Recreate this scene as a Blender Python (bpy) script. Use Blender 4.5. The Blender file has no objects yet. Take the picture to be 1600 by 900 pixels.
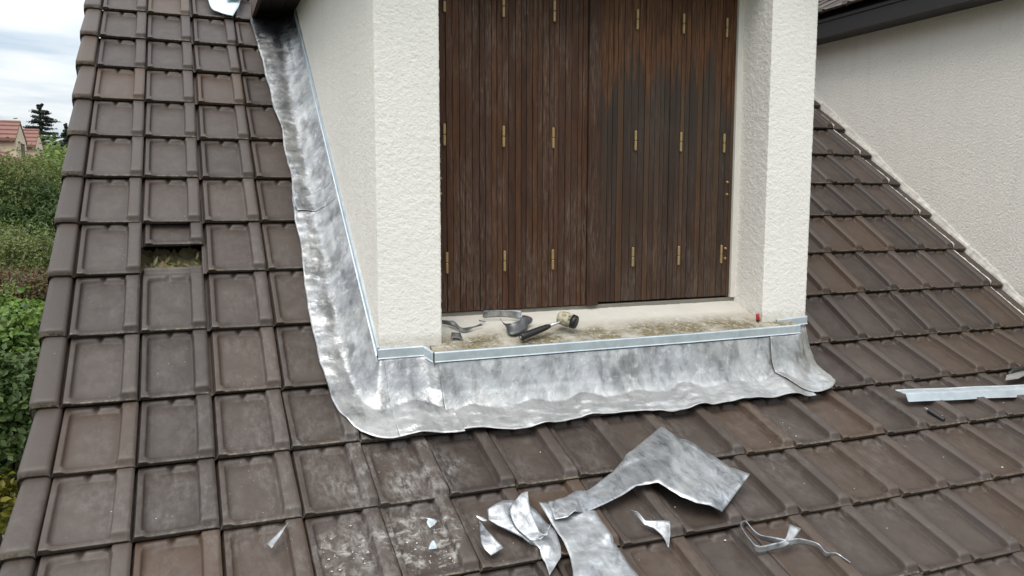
import bpy, bmesh, math, random
import numpy as np
from mathutils import Vector, Matrix, noise as mnoise
random.seed(7); rng = np.random.default_rng(7)
scn = bpy.context.scene
COL = scn.collection

# ------------------------------------------------------------------ camera
FOC = 1.5681357
YAW, PITCH, ROLL = math.radians(21.598), math.radians(6.4397), math.radians(0.025)
CAM = Vector((0.70700, -5.40332, -0.94052))
def cam_matrix():
    cy, sy, cp, sp = math.cos(YAW), math.sin(YAW), math.cos(PITCH), math.sin(PITCH)
    fw = Vector((sy*cp, cy*cp, -sp)); rt = Vector((cy, -sy, 0)); up = rt.cross(fw)
    cr, sr = math.cos(ROLL), math.sin(ROLL)
    r2 = rt*cr + up*sr; u2 = up*cr - rt*sr
    m = Matrix((r2, u2, -fw)).transposed().to_4x4(); m.translation = CAM
    return m
cam = bpy.data.cameras.new('camera'); cam.sensor_width = 36; cam.lens = 18*FOC
cam.clip_start = 0.05; cam.clip_end = 6000
camo = bpy.data.objects.new('camera', cam); COL.objects.link(camo); camo.matrix_world = cam_matrix()
scn.camera = camo

# ------------------------------------------------------------------ sky, sun, exposure
SUN_EL, SUN_AZ = math.radians(60), math.radians(216)      # azimuth clockwise from +Y (high, behind the camera)
world = bpy.data.worlds.new('World'); scn.world = world; world.use_nodes = True
def build_world():
    nt = world.node_tree; nt.nodes.clear(); N = nt.nodes.new; L = nt.links.new
    out = N('ShaderNodeOutputWorld'); bg = N('ShaderNodeBackground'); bg.inputs['Strength'].default_value = 0.12
    sky = N('ShaderNodeTexSky'); sky.sky_type = 'NISHITA'; sky.sun_disc = False
    sky.sun_elevation = SUN_EL; sky.sun_rotation = SUN_AZ; sky.air_density = 1.0; sky.dust_density = 2.0
    tc = N('ShaderNodeTexCoord'); sep = N('ShaderNodeSeparateXYZ'); L(tc.outputs['Generated'], sep.inputs[0])
    zz = N('ShaderNodeMath'); zz.operation = 'MAXIMUM'; L(sep.outputs['Z'], zz.inputs[0]); zz.inputs[1].default_value = 0.0
    za = N('ShaderNodeMath'); za.operation = 'ADD'; L(zz.outputs[0], za.inputs[0]); za.inputs[1].default_value = 0.12
    dx = N('ShaderNodeMath'); dx.operation = 'DIVIDE'; L(sep.outputs['X'], dx.inputs[0]); L(za.outputs[0], dx.inputs[1])
    dy = N('ShaderNodeMath'); dy.operation = 'DIVIDE'; L(sep.outputs['Y'], dy.inputs[0]); L(za.outputs[0], dy.inputs[1])
    cb = N('ShaderNodeCombineXYZ'); L(dx.outputs[0], cb.inputs[0]); L(dy.outputs[0], cb.inputs[1])
    n1 = N('ShaderNodeTexNoise'); n1.inputs['Scale'].default_value = 1.3; n1.inputs['Detail'].default_value = 7
    n1.inputs['Roughness'].default_value = 0.55; n1.inputs['Distortion'].default_value = 0.4
    L(cb.outputs[0], n1.inputs['Vector'])
    r1 = N('ShaderNodeValToRGB'); L(n1.outputs['Fac'], r1.inputs[0])
    r1.color_ramp.elements[0].position = 0.36; r1.color_ramp.elements[0].color = (2.7, 3.15, 3.6, 1)
    r1.color_ramp.elements[1].position = 0.62; r1.color_ramp.elements[1].color = (5.0, 5.05, 5.0, 1)
    mx = N('ShaderNodeMix'); mx.data_type = 'RGBA'; mx.inputs[0].default_value = 0.86
    # overcast dome: three times brighter overhead than at the horizon (the standard overcast law)
    ov = N('ShaderNodeMath'); ov.operation = 'MULTIPLY_ADD'; L(zz.outputs[0], ov.inputs[0]); ov.inputs[1].default_value = 1.50; ov.inputs[2].default_value = 0.75
    sc = N('ShaderNodeVectorMath'); sc.operation = 'SCALE'; L(r1.outputs[0], sc.inputs[0]); L(ov.outputs[0], sc.inputs['Scale'])
    L(sky.outputs[0], mx.inputs[6]); L(sc.outputs[0], mx.inputs[7])
    L(mx.outputs[2], bg.inputs[0]); L(bg.outputs[0], out.inputs[0])
build_world()
sd = bpy.data.lights.new('sun', 'SUN'); sd.energy = 1.2; sd.angle = math.radians(40); sd.color = (1, 0.96, 0.90)
suno = bpy.data.objects.new('sun', sd); COL.objects.link(suno)
sdir = Vector((math.sin(SUN_AZ)*math.cos(SUN_EL), math.cos(SUN_AZ)*math.cos(SUN_EL), math.sin(SUN_EL)))
suno.rotation_euler = sdir.to_track_quat('Z', 'Y').to_euler(); suno.location = (0, -6, 12)
vs = scn.view_settings; vs.view_transform = 'Standard'; vs.look = 'None'; vs.gamma = 1; vs.use_curve_mapping = False
vs.exposure = 0.95
scn.render.engine = 'CYCLES'; scn.render.resolution_x = 1024; scn.render.resolution_y = 576

# ------------------------------------------------------------------ roof geometry (metres)
W, H = 0.25, 0.346183
TH, BEND, BR = 0.6558105, math.radians(15.4544), 8.2914
GROUND = -5.3
YB = -BR*H*math.cos(TH); ZB = -BR*H*math.sin(TH)
def roof_pt(X, v):
    if v <= BR: return Vector((X, -v*H*math.cos(TH), -v*H*math.sin(TH)))
    w = (v-BR)*H
    return Vector((X, YB-w*math.cos(TH-BEND), ZB-w*math.sin(TH-BEND)))
def roof_z(Y):
    return Y*math.tan(TH) if Y > YB else ZB+(Y-YB)*math.tan(TH-BEND)
def roof_v(Y):
    return -Y/(H*math.cos(TH)) if Y > YB else BR+(YB-Y)/(H*math.cos(TH-BEND))
TILT = 0.031
def tile_top(X, v):
    """smoothed height of the tile surface over the reference plane"""
    x = (X % W); fr = math.ceil(v)-v
    rib = 0.030*min(max((x-0.176)/0.018, 0), 1)*min(max((0.252-x)/0.01, 0), 1)
    return -TILT*fr + rib + 0.002 + chord(v)
def chord(v):
    """the row that bridges the kink rides a little above it"""
    return .0192*min((v-8)/.2914, (9-v)/.7086) if 8 < v < 9 else 0.
def dressed(X, v):
    """height of soft lead dressed over the tiles: ribs and steps rounded off"""
    if v < 8.3 and X < 1.4: X -= .0125
    x = (X % W)/W*2*math.pi; fr = math.ceil(v)-v
    return .0200+(.0125+.006*math.sin(X*11.3+v))*max(0, .5+.5*math.cos(x-5.45))**1.5-.014*fr*(1-max(0, (fr-.75)/.25))+chord(v)
def on_tiles(X, Y, h):
    return Vector((X, Y, roof_z(Y)+h))
XC, XR = 1.376, 3.509            # dormer outer faces
XL, XRR = 1.635, 3.247           # window reveals
YF, YS, YSH = -2.275, -2.338, -2.05
XWALL = 5.385

# ------------------------------------------------------------------ helpers
def link(o, parent=None, label=None, cat=None, group=None, kind=None):
    COL.objects.link(o)
    if parent is not None: o.parent = parent
    if label: o['label'] = label
    if cat: o['category'] = cat
    if group: o['group'] = group
    if kind: o['kind'] = kind
    return o
def empty(name, loc, **kw):
    o = bpy.data.objects.new(name, None); o.location = loc; o.empty_display_size = 0.1
    return link(o, **kw)
def mesh_obj(name, verts, faces, mat, parent=None, smooth=False, origin=None, **kw):
    me = bpy.data.meshes.new(name)
    if origin is not None: verts = [Vector(v)-Vector(origin) for v in verts]
    me.from_pydata([tuple(v) for v in verts], [], faces); me.update()
    if mat: me.materials.append(mat)
    if smooth: me.polygons.foreach_set('use_smooth', [True]*len(me.polygons))
    o = bpy.data.objects.new(name, me)
    if origin is not None: o.location = origin
    link(o, parent, **kw)
    if parent is not None:
        pass
    return o
class MB:
    def __init__(s): s.v = []; s.f = []
    def box(s, a, b, rot=None):
        a, b = Vector(a), Vector(b); n = len(s.v)
        c = (a+b)/2
        for x in (a.x, b.x):
            for y in (a.y, b.y):
                for z in (a.z, b.z):
                    p = Vector((x, y, z))
                    if rot: p = c+rot@(p-c)
                    s.v.append(p)
        for q in ((0,1,3,2),(4,6,7,5),(0,4,5,1),(2,3,7,6),(0,2,6,4),(1,5,7,3)): s.f.append([n+i for i in q])
        return s
    def prism(s, poly, d):
        """poly: list of 3D points (one face), d: extrusion vector"""
        n = len(s.v); k = len(poly); d = Vector(d)
        s.v += [Vector(p) for p in poly] + [Vector(p)+d for p in poly]
        s.f.append([n+i for i in range(k)][::-1]); s.f.append([n+k+i for i in range(k)])
        for i in range(k):
            j = (i+1) % k; s.f.append([n+i, n+j, n+k+j, n+k+i])
        return s
    def tube(s, pts, rads, seg=8, cap=True):
        pts = [Vector(p) for p in pts]; n0 = len(s.v)
        for i, p in enumerate(pts):
            d = (pts[min(i+1, len(pts)-1)]-pts[max(i-1, 0)]).normalized()
            a = d.cross(Vector((0, 0, 1)));
            if a.length < 1e-3: a = d.cross(Vector((0, 1, 0)))
            a.normalize(); b = d.cross(a)
            for k in range(seg):
                t = 2*math.pi*k/seg; s.v.append(p+(a*math.cos(t)+b*math.sin(t))*rads[i])
        for i in range(len(pts)-1):
            for k in range(seg):
                q = n0+i*seg
                s.f.append([q+k, q+(k+1) % seg, q+seg+(k+1) % seg, q+seg+k])
        if cap:
            s.f.append([n0+k for k in range(seg)][::-1]); s.f.append([n0+(len(pts)-1)*seg+k for k in range(seg)])
        return s
    def build(s, name, mat, parent=None, smooth=False, bevel=0, **kw):
        o = mesh_obj(name, s.v, s.f, mat, parent, smooth, **kw)
        bm = bmesh.new(); bm.from_mesh(o.data); bmesh.ops.recalc_face_normals(bm, faces=bm.faces); bm.to_mesh(o.data); bm.free()
        if bevel:
            m = o.modifiers.new('bevel', 'BEVEL'); m.width = bevel; m.segments = 2; m.limit_method = 'ANGLE'
        return o
def nz(p, f, seed=0.0): return mnoise.noise(Vector((p[0]*f+seed, p[1]*f-seed*1.7, p[2]*f+seed*.6)))

# ------------------------------------------------------------------ materials
class NT:
    def __init__(s, name):
        s.m = bpy.data.materials.new(name); s.m.use_nodes = True; s.t = s.m.node_tree; s.t.nodes.clear()
        s.out = s.n('ShaderNodeOutputMaterial'); s.b = s.n('ShaderNodeBsdfPrincipled'); s.l(s.b.outputs[0], s.out.inputs[0])
        s.geo = s.n('ShaderNodeNewGeometry'); s.oi = s.n('ShaderNodeObjectInfo'); s.tc = s.n('ShaderNodeTexCoord')
    def n(s, t): return s.t.nodes.new(t)
    def l(s, a, b): s.t.links.new(a, b)
    def put(s, sock, v):
        if isinstance(v, (int, float)): sock.default_value = v
        elif isinstance(v, tuple): sock.default_value = v if len(v) != 3 or sock.type == 'VECTOR' else (*v, 1)
        else: s.l(v, sock)
    def math(s, op, a, b=0.0, clamp=False):
        n = s.n('ShaderNodeMath'); n.operation = op; n.use_clamp = clamp; s.put(n.inputs[0], a); s.put(n.inputs[1], b); return n.outputs[0]
    def mix(s, f, a, b, mode='MIX'):
        n = s.n('ShaderNodeMix'); n.data_type = 'RGBA'; n.blend_type = mode; s.put(n.inputs[0], f); s.put(n.inputs[6], a); s.put(n.inputs[7], b); return n.outputs[2]
    def vec(s, v, scale=(1, 1, 1), loc=(0, 0, 0)):
        n = s.n('ShaderNodeMapping'); s.l(v, n.inputs[0]); n.inputs['Scale'].default_value = scale; s.put(n.inputs['Location'], loc); return n.outputs[0]
    def noise(s, v, sc, det=4, ro=0.5, dist=0.0, w=None):
        n = s.n('ShaderNodeTexNoise'); s.l(v, n.inputs['Vector']); n.inputs['Scale'].default_value = sc
        n.inputs['Detail'].default_value = det; n.inputs['Roughness'].default_value = ro; n.inputs['Distortion'].default_value = dist; return n.outputs['Fac']
    def vor(s, v, sc, feat='F1'):
        n = s.n('ShaderNodeTexVoronoi'); s.l(v, n.inputs['Vector']); n.inputs['Scale'].default_value = sc; n.feature = feat; return n.outputs['Distance']
    def ramp(s, f, stops):
        n = s.n('ShaderNodeValToRGB'); s.l(f, n.inputs[0]); e = n.color_ramp.elements
        while len(e) > 1: e.remove(e[-1])
        e[0].position = stops[0][0]; e[0].color = s.c4(stops[0][1])
        for p, c in stops[1:]:
            q = e.new(p); q.color = s.c4(c)
        return n.outputs[0]
    @staticmethod
    def c4(c): return (c, c, c, 1) if isinstance(c, (int, float)) else (*c, 1)
    def bump(s, h, st=0.3, d=0.01, nrm=None):
        n = s.n('ShaderNodeBump'); n.inputs['Strength'].default_value = st; n.inputs['Distance'].default_value = d; s.l(h, n.inputs['Height'])
        if nrm is not None: s.l(nrm, n.inputs['Normal'])
        return n.outputs[0]
    def fin(s, col=None, rough=None, metal=None, nrm=None, spec=None):
        if col is not None: s.put(s.b.inputs['Base Color'], col)
        if rough is not None: s.put(s.b.inputs['Roughness'], rough)
        if metal is not None: s.put(s.b.inputs['Metallic'], metal)
        if spec is not None: s.put(s.b.inputs['Specular IOR Level'], spec)
        if nrm is not None: s.l(nrm, s.b.inputs['Normal'])
        return s.m
def plain(name, col, rough=0.6, metal=0.0, var=0.15, sc=30, spec=0.5, bump=0.0):
    t = NT(name); P = t.geo.outputs['Position']
    n = t.noise(P, sc, 5, 0.6)
    c = t.mix(n, tuple(x*(1-var) for x in col), tuple(min(1, x*(1+var)) for x in col))
    return t.fin(c, rough, metal, t.bump(n, bump, 0.004) if bump else None, spec)

def mat_tile():
    t = NT('brown_tile'); P = t.geo.outputs['Position']; O = t.tc.outputs['Object']; R = t.oi.outputs['Random']
    base = t.ramp(R, [(0, (0.029, 0.020, 0.016)), (0.25, (0.038, 0.027, 0.021)), (0.5, (0.046, 0.033, 0.027)), (0.75, (0.057, 0.041, 0.033)), (0.88, (0.050, 0.032, 0.022)), (1, (0.065, 0.039, 0.024))])
    n1 = t.noise(P, 5, 5, 0.55); n2 = t.noise(P, 60, 5, 0.65)
    c = t.mix(t.math('MULTIPLY', n1, 0.7), base, t.mix(1.0, base, (1.22, 1.18, 1.14), 'MULTIPLY'))
    c = t.mix(t.math('MULTIPLY', t.ramp(n2, [(0.52, 0), (0.75, 1)]), 0.14), c, (0.12, 0.095, 0.078))
    so = t.n('ShaderNodeSeparateXYZ'); t.l(O, so.inputs[0]); ox, oy = so.outputs[0], so.outputs[1]
    pan = t.math('MULTIPLY', t.math('MULTIPLY', t.math('SUBTRACT', ox, 0.035), 40.0, True), t.math('MULTIPLY', t.math('SUBTRACT', 0.180, ox), 40.0, True))
    pan = t.math('MULTIPLY', pan, t.math('MULTIPLY', t.math('SUBTRACT', oy, 0.03), 25.0, True))
    c = t.mix(t.math('MULTIPLY', pan, t.ramp(t.noise(P, 13, 5, 0.62, 0.5), [(0.34, 0.0), (0.68, 0.42)])), c, (0.100, 0.079, 0.065))
    lich = t.math('MULTIPLY', t.math('MULTIPLY', t.math('SUBTRACT', 0.0075, oy), 400.0, True), t.ramp(t.noise(P, 55, 4, 0.6), [(0.48, 0), (0.58, 0.55)]))
    lich = t.math('MULTIPLY', lich, t.ramp(t.noise(P, 2.1, 3, 0.5), [(0.40, 0.1), (0.58, 1)]))
    c = t.mix(lich, c, (0.23, 0.20, 0.13))
    grime = t.math('MULTIPLY', t.math('SUBTRACT', t.noise(t.vec(P, (1, 1, 1), (3, 9, 4)), 27, 6, 0.65), 0.52), 5.0, True)
    c = t.mix(t.math('MULTIPLY', grime, 0.35), c, (0.035, 0.028, 0.024))
    c = t.mix(t.math('MULTIPLY', t.ramp(t.geo.outputs['Pointiness'], [(0.52, 0), (0.60, 1)]), 0.38), c, (0.15, 0.122, 0.10))
    # chalky scuffs and lead dust, thickest on the tiles below the dormer corner
    def blob(cx, cy, rx, ry):
        sp = t.n('ShaderNodeSeparateXYZ'); t.l(P, sp.inputs[0])
        a = t.math('DIVIDE', t.math('SUBTRACT', sp.outputs[0], cx), rx); b = t.math('DIVIDE', t.math('SUBTRACT', sp.outputs[1], cy), ry)
        d = t.math('ADD', t.math('MULTIPLY', a, a), t.math('MULTIPLY', b, b))
        return t.math('SUBTRACT', 1.0, d, True)
    sm = t.noise(t.vec(P, (1, 0.40, 0.6)), 46, 9, 0.76, 0.1)
    smear = t.math('MULTIPLY', t.ramp(sm, [(0.44, 0), (0.74, 1)]), t.ramp(t.noise(t.vec(P, (1, 0.5, 1)), 8, 5, 0.6, 0.1), [(0.38, 0), (0.62, 1)]))
    reg = t.math('ADD', t.math('MULTIPLY', blob(1.36, -2.66, 0.30, 0.20), 1.0), t.math('MULTIPLY', blob(2.2, -2.75, 2.6, 0.75), 0.22), True)
    reg = t.math('ADD', reg, t.math('MULTIPLY', blob(0.85, -2.0, 0.7, 1.4), 0.16), True)
    reg = t.math('ADD', reg, t.math('MULTIPLY', blob(1.25, -3.0, 0.32, 0.22), 0.45), True)
    c = t.mix(t.math('MULTIPLY', smear, reg, True), c, (0.40, 0.39, 0.37))
    # flakes of old mortar
    fl = t.ramp(t.noise(P, 90, 6, 0.7, 0.3), [(0.60, 0), (0.64, 1)])
    reg2 = t.math('ADD', t.math('MULTIPLY', blob(1.36, -2.98, 0.15, 0.16), 1.0), t.math('MULTIPLY', blob(1.12, -2.97, 0.13, 0.14), 0.45), True)
    pat = t.ramp(t.noise(P, 26, 5, 0.65, 0.4), [(0.50, 0), (0.68, 0.85)])
    c = t.mix(t.math('MULTIPLY', t.math('MULTIPLY', pat, t.ramp(fl, [(0.0, 0.72), (1.0, 1.0)])), t.math('MULTIPLY', reg2, 2.2, True)), c, (0.50, 0.48, 0.44))
    # pale specks everywhere, few
    sp = t.ramp(t.vor(P, 42), [(0.0, 1), (0.05, 1), (0.065, 0)])
    c = t.mix(t.math('MULTIPLY', sp, t.ramp(t.noise(P, 4, 3), [(0.5, 0), (0.62, 0.9)])), c, (0.42, 0.40, 0.36))
    rg = t.math('ADD', 0.46, t.math('MULTIPLY', n1, 0.16))
    nb = t.bump(t.noise(P, 300, 4, 0.6), 0.12, 0.003)
    nb = t.bump(t.noise(P, 22, 3, 0.5), 0.10, 0.006, nb)
    return t.fin(c, rg, 0, nb, 0.45)
def mat_render(name, col, grain, st, stain=True):
    t = NT(name); P = t.geo.outputs['Position']
    n1 = t.noise(P, 2.2, 5, 0.6); n2 = t.noise(P, grain, 5, 0.7); n3 = t.noise(P, grain*2.6, 4, 0.6)
    c = t.mix(n1, tuple(x*0.93 for x in col), tuple(min(1, x*1.05) for x in col))
    c = t.mix(t.ramp(n2, [(0.30, 0.32), (0.46, 0)]), c, tuple(x*0.62 for x in col))
    sp = t.n('ShaderNodeSeparateXYZ'); t.l(P, sp.inputs[0])
    drip = t.noise(t.vec(P, (1, 1, 0.10)), 14, 6, 0.65, 0.3)
    c = t.mix(t.ramp(drip, [(0.52, 0), (0.74, 0.18)]), c, tuple(x*0.70 for x in col))
    low = t.math('MULTIPLY', t.math('SUBTRACT', t.math('SUBTRACT', -1.44, t.math('MULTIPLY', t.noise(P, 18, 5, 0.6), 0.08)), sp.outputs[2]), 22.0, True)
    c = t.mix(t.math('MULTIPLY', low, 0.42), c, (0.36, 0.32, 0.25))
    v = t.vor(P, grain*0.8)
    h = t.math('ADD', t.math('MULTIPLY', n2, 0.8), t.math('ADD', t.math('MULTIPLY', n3, 0.35), t.math('MULTIPLY', v, 0.25)))
    return t.fin(c, 0.92, 0, t.bump(h, st, 0.012), 0.25)
def mat_lead():
    t = NT('dressed_lead'); P = t.geo.outputs['Position']
    a = t.noise(t.vec(P, (1, 1, 0.8)), 5.0, 4, 0.5, 0.2); b = t.noise(t.vec(P, (1.2, 1, 0.8)), 13, 6, 0.6, 0.15); g = t.noise(t.vec(P, (1, 1, 1), (7, 3, 1)), 2.6, 3, 0.5, 0.3)
    c = t.ramp(a, [(0.32, (0.22, 0.224, 0.23)), (0.45, (0.32, 0.325, 0.33)), (0.56, (0.42, 0.422, 0.42)), (0.68, (0.50, 0.50, 0.495))])
    c = t.mix(t.ramp(g, [(0.44, 0.0), (0.60, 0.45)]), c, (0.36, 0.355, 0.32))
    c = t.mix(t.ramp(b, [(0.53, 0), (0.70, 0.55)]), c, (0.095, 0.097, 0.10))
    c = t.mix(t.ramp(t.noise(t.vec(P, (1.6, 1, 0.55), (4, 1, 6)), 8, 6, 0.6, 0.2), [(0.50, 0), (0.66, 0.72)]), c, (0.11, 0.11, 0.106))
    sc = t.ramp(t.noise(t.vec(P, (1, 1, 3)), 80, 5, 0.65, 0.2), [(0.63, 0), (0.72, 0.5)])
    c = t.mix(sc, c, (0.11, 0.11, 0.112))
    wl = t.ramp(t.noise(t.vec(P, (1, 1, 0.6), (2, 5, 8)), 22, 6, 0.66, 0.2), [(0.56, 0), (0.66, 0.5)])
    c = t.mix(wl, c, (0.60, 0.60, 0.595))
    ln = t.ramp(t.noise(t.vec(P, (0.25, 1, 2.2), (1, 4, 2)), 120, 3, 0.5, 0.3), [(0.68, 0), (0.72, 0.35)])
    c = t.mix(ln, c, (0.62, 0.62, 0.62))
    dot = t.ramp(t.vor(P, 17), [(0.0, 0.9), (0.045, 0.8), (0.07, 0)])
    c = t.mix(t.math('MULTIPLY', dot, t.ramp(t.noise(P, 5, 2), [(0.52, 0), (0.6, 1)])), c, (0.05, 0.05, 0.052))
    # base colour mixed lighter over the front flange, with a noise-broken edge
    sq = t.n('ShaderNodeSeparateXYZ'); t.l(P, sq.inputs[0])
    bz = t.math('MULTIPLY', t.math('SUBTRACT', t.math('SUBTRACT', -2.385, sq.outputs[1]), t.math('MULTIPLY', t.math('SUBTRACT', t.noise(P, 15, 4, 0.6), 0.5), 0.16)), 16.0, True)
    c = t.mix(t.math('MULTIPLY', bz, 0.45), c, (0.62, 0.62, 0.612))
    # base colour mixed almost to black on the head of the side sheet
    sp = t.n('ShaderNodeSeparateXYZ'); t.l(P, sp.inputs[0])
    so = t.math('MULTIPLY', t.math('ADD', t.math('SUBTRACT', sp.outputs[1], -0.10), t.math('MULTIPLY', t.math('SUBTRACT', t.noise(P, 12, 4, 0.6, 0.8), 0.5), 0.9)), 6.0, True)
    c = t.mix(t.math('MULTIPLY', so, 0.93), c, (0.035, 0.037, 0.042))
    rg = t.ramp(t.noise(P, 11, 5, 0.6), [(0.3, 0.27), (0.7, 0.45)])
    nb = t.bump(t.noise(P, 12, 4, 0.5, 0.3), 0.42, 0.022)
    nb = t.bump(t.noise(P, 55, 4, 0.6, 0.2), 0.14, 0.008, nb)
    return t.fin(c, rg, 0.60, nb)
def mat_offcut():
    t = NT('offcut_lead'); P = t.geo.outputs['Position']; O = t.tc.outputs['Object']
    a = t.noise(t.vec(P, (1, 0.35, 1)), 26, 7, 0.65, 0.5); g = t.noise(P, 4.5, 4, 0.5, 0.6)
    c = t.ramp(a, [(0.33, (0.13, 0.136, 0.143)), (0.45, (0.31, 0.32, 0.335)), (0.62, (0.50, 0.51, 0.52))])
    c = t.mix(t.ramp(g, [(0.45, 0), (0.7, 0.6)]), c, (0.56, 0.56, 0.55))
    st = t.ramp(t.noise(t.vec(P, (5, 1, 2)), 40, 6, 0.7), [(0.63, 0), (0.70, 0.6)])
    c = t.mix(st, c, (0.16, 0.16, 0.17))
    return t.fin(c, t.ramp(a, [(0.3, 0.50), (0.7, 0.34)]), 0.75, t.bump(t.noise(P, 24, 3, 0.5, 0.5), 0.25, 0.012))
def mat_zinc():
    t = NT('new_zinc'); P = t.geo.outputs['Position']
    a = t.noise(P, 14, 5, 0.6, 0.4)
    return t.fin(t.ramp(a, [(0.3, (0.45, 0.51, 0.545)), (0.7, (0.64, 0.70, 0.735))]), 0.42, 0.55, t.bump(t.noise(P, 40, 3, 0.5), 0.1, 0.005))
def mat_wood():
    t = NT('weathered_shutter_wood'); P = t.geo.outputs['Position']; R = t.oi.outputs['Random']
    sp = t.n('ShaderNodeSeparateXYZ'); t.l(P, sp.inputs[0]); X, Z = sp.outputs[0], sp.outputs[2]
    off = t.n('ShaderNodeCombineXYZ'); t.l(t.math('MULTIPLY', R, 9.0), off.inputs[2])
    V = t.vec(P, (1, 1, 0.045)); n = t.n('ShaderNodeVectorMath'); n.operation = 'ADD'; t.l(V, n.inputs[0]); t.l(off.outputs[0], n.inputs[1]); V = n.outputs[0]
    gr = t.noise(V, 170, 6, 0.7, 0.2); gm = t.noise(V, 34, 5, 0.6, 0.3); pw = t.noise(t.vec(P, (1, 1, 0.30)), 9, 5, 0.6, 0.4)
    red = t.ramp(R, [(0, (0.046, 0.020, 0.011)), (0.35, (0.068, 0.029, 0.014)), (0.7, (0.090, 0.037, 0.016)), (1, (0.056, 0.027, 0.016))])
    c = t.mix(t.ramp(gr, [(0.38, 0.75), (0.56, 0)]), red, (0.018, 0.010, 0.007))
    # bare grey wood where the stain has worn off, in long fibres
    fib = t.noise(t.vec(P, (1, 1, 0.07)), 240, 3, 0.6, 0.1); fib2 = t.noise(t.vec(P, (1, 1, 0.16)), 120, 5, 0.7, 0.2)
    wear = t.math('MULTIPLY', t.ramp(fib, [(0.46, 0), (0.60, 1)]), t.ramp(t.math('ADD', t.math('MULTIPLY', pw, 0.6), t.math('MULTIPLY', gm, 0.4)), [(0.45, 0), (0.60, 1)]))
    c = t.mix(t.math('MULTIPLY', wear, 0.62), c, (0.150, 0.118, 0.092))
    sc = t.ramp(fib2, [(0.60, 0), (0.67, 1)])
    c = t.mix(t.math('MULTIPLY', sc, t.ramp(pw, [(0.42, 0.05), (0.62, 0.5)])), c, (0.25, 0.155, 0.095))
    # right-hand leaf: old varnish kept under the lintel, rain-blackened boards below a ragged tide line
    tide = t.noise(t.vec(P, (1, 1, 0.02)), 11, 5, 0.65); tide2 = t.noise(t.vec(P, (1, 1, 0.05)), 70, 4, 0.6)
    zt = t.math('ADD', t.math('MULTIPLY', t.math('SUBTRACT', tide, 0.5), 1.0), t.math('MULTIPLY', t.math('SUBTRACT', tide2, 0.5), 0.5))
    lev = t.math('SUBTRACT', t.math('ADD', -0.33, zt), Z)                       # >0 below the line
    right = t.math('MULTIPLY', t.math('SUBTRACT', X, 2.452), 30.0, True)
    dark = t.math('MULTIPLY', t.math('MULTIPLY', lev, 7.0, True), right)
    varn = t.math('MULTIPLY', t.math('SUBTRACT', 1.0, t.math('MULTIPLY', lev, 7.0, True)), right)
    c = t.mix(t.math('MULTIPLY', varn, 0.75), c, t.mix(t.ramp(gr, [(0.42, 0), (0.66, 1)]), (0.052, 0.022, 0.010), (0.175, 0.080, 0.033)))
    grey = t.mix(gm, (0.012, 0.009, 0.007), (0.060, 0.050, 0.041)); grey = t.mix(t.ramp(R, [(0.55, 0), (0.8, 0.6)]), grey, (0.095, 0.052, 0.022))
    fade = t.math('SUBTRACT', 1.0, t.math('MULTIPLY', t.math('MULTIPLY', t.math('SUBTRACT', lev, 0.12), 1.4, True), 0.55))
    c = t.mix(t.math('MULTIPLY', dark, t.math('MULTIPLY', fade, 0.80)), c, grey)
    return t.fin(c, 0.72, 0, t.bump(gr, 0.35, 0.003), 0.25)
def mat_sill():
    t = NT('mossy_sill'); P = t.geo.outputs['Position']
    sp = t.n('ShaderNodeSeparateXYZ'); t.l(P, sp.inputs[0]); Y = sp.outputs[1]
    n1 = t.noise(P, 7, 5, 0.6); n2 = t.noise(t.vec(P, (1, 1.6, 1)), 34, 8, 0.78); n3 = t.noise(P, 140, 3, 0.6)
    c = t.mix(n1, (0.47, 0.44, 0.385), (0.60, 0.57, 0.51))
    front = t.math('MULTIPLY', t.math('SUBTRACT', -2.150, Y), 10.0, True)
    moss = t.math('MULTIPLY', t.ramp(n2, [(0.34, 0), (0.50, 1)]), t.math('MULTIPLY', front, t.ramp(n1, [(0.30, 0.15), (0.55, 1)])))
    mc = t.ramp(n3, [(0.35, (0.055, 0.045, 0.02)), (0.5, (0.135, 0.105, 0.042)), (0.7, (0.23, 0.19, 0.10))])
    c = t.mix(t.math('MULTIPLY', moss, 0.9), c, mc)
    h = t.math('ADD', n2, t.math('MULTIPLY', moss, 0.8))
    return t.fin(c, 0.92, 0, t.bump(h, 0.5, 0.006), 0.25)
def mat_leaf(name, cols, trans=0.35, rough=0.5):
    t = NT(name); rp = t.geo.outputs['Random Per Island']; P = t.geo.outputs['Position']
    k = len(cols)
    c = t.ramp(rp, [(i/(k-1) if k > 1 else 0, cols[i]) for i in range(k)])
    c = t.mix(t.noise(P, 1.6, 3, 0.5), t.mix(1.0, c, (0.72, 0.74, 0.70), 'MULTIPLY'), t.mix(1.0, c, (1.25, 1.22, 1.1), 'MULTIPLY'))
    t.fin(c, rough, 0, None, 0.4)
    tr = t.n('ShaderNodeBsdfTranslucent'); t.put(tr.inputs[0], c); ms = t.n('ShaderNodeMixShader'); ms.inputs[0].default_value = trans
    t.l(t.b.outputs[0], ms.inputs[1]); t.l(tr.outputs[0], ms.inputs[2]); t.l(ms.outputs[0], t.out.inputs[0])
    return t.m
def mat_ground():
    t = NT('lawn'); P = t.geo.outputs['Position']
    a = t.noise(P, 0.35, 6, 0.6); b = t.noise(P, 9, 6, 0.7)
    c = t.mix(a, (0.040, 0.062, 0.018), (0.085, 0.085, 0.045)); c = t.mix(t.math('MULTIPLY', b, 0.6), c, (0.025, 0.042, 0.012))
    return t.fin(c, 0.95, 0, t.bump(b, 0.6, 0.05), 0.2)
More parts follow.
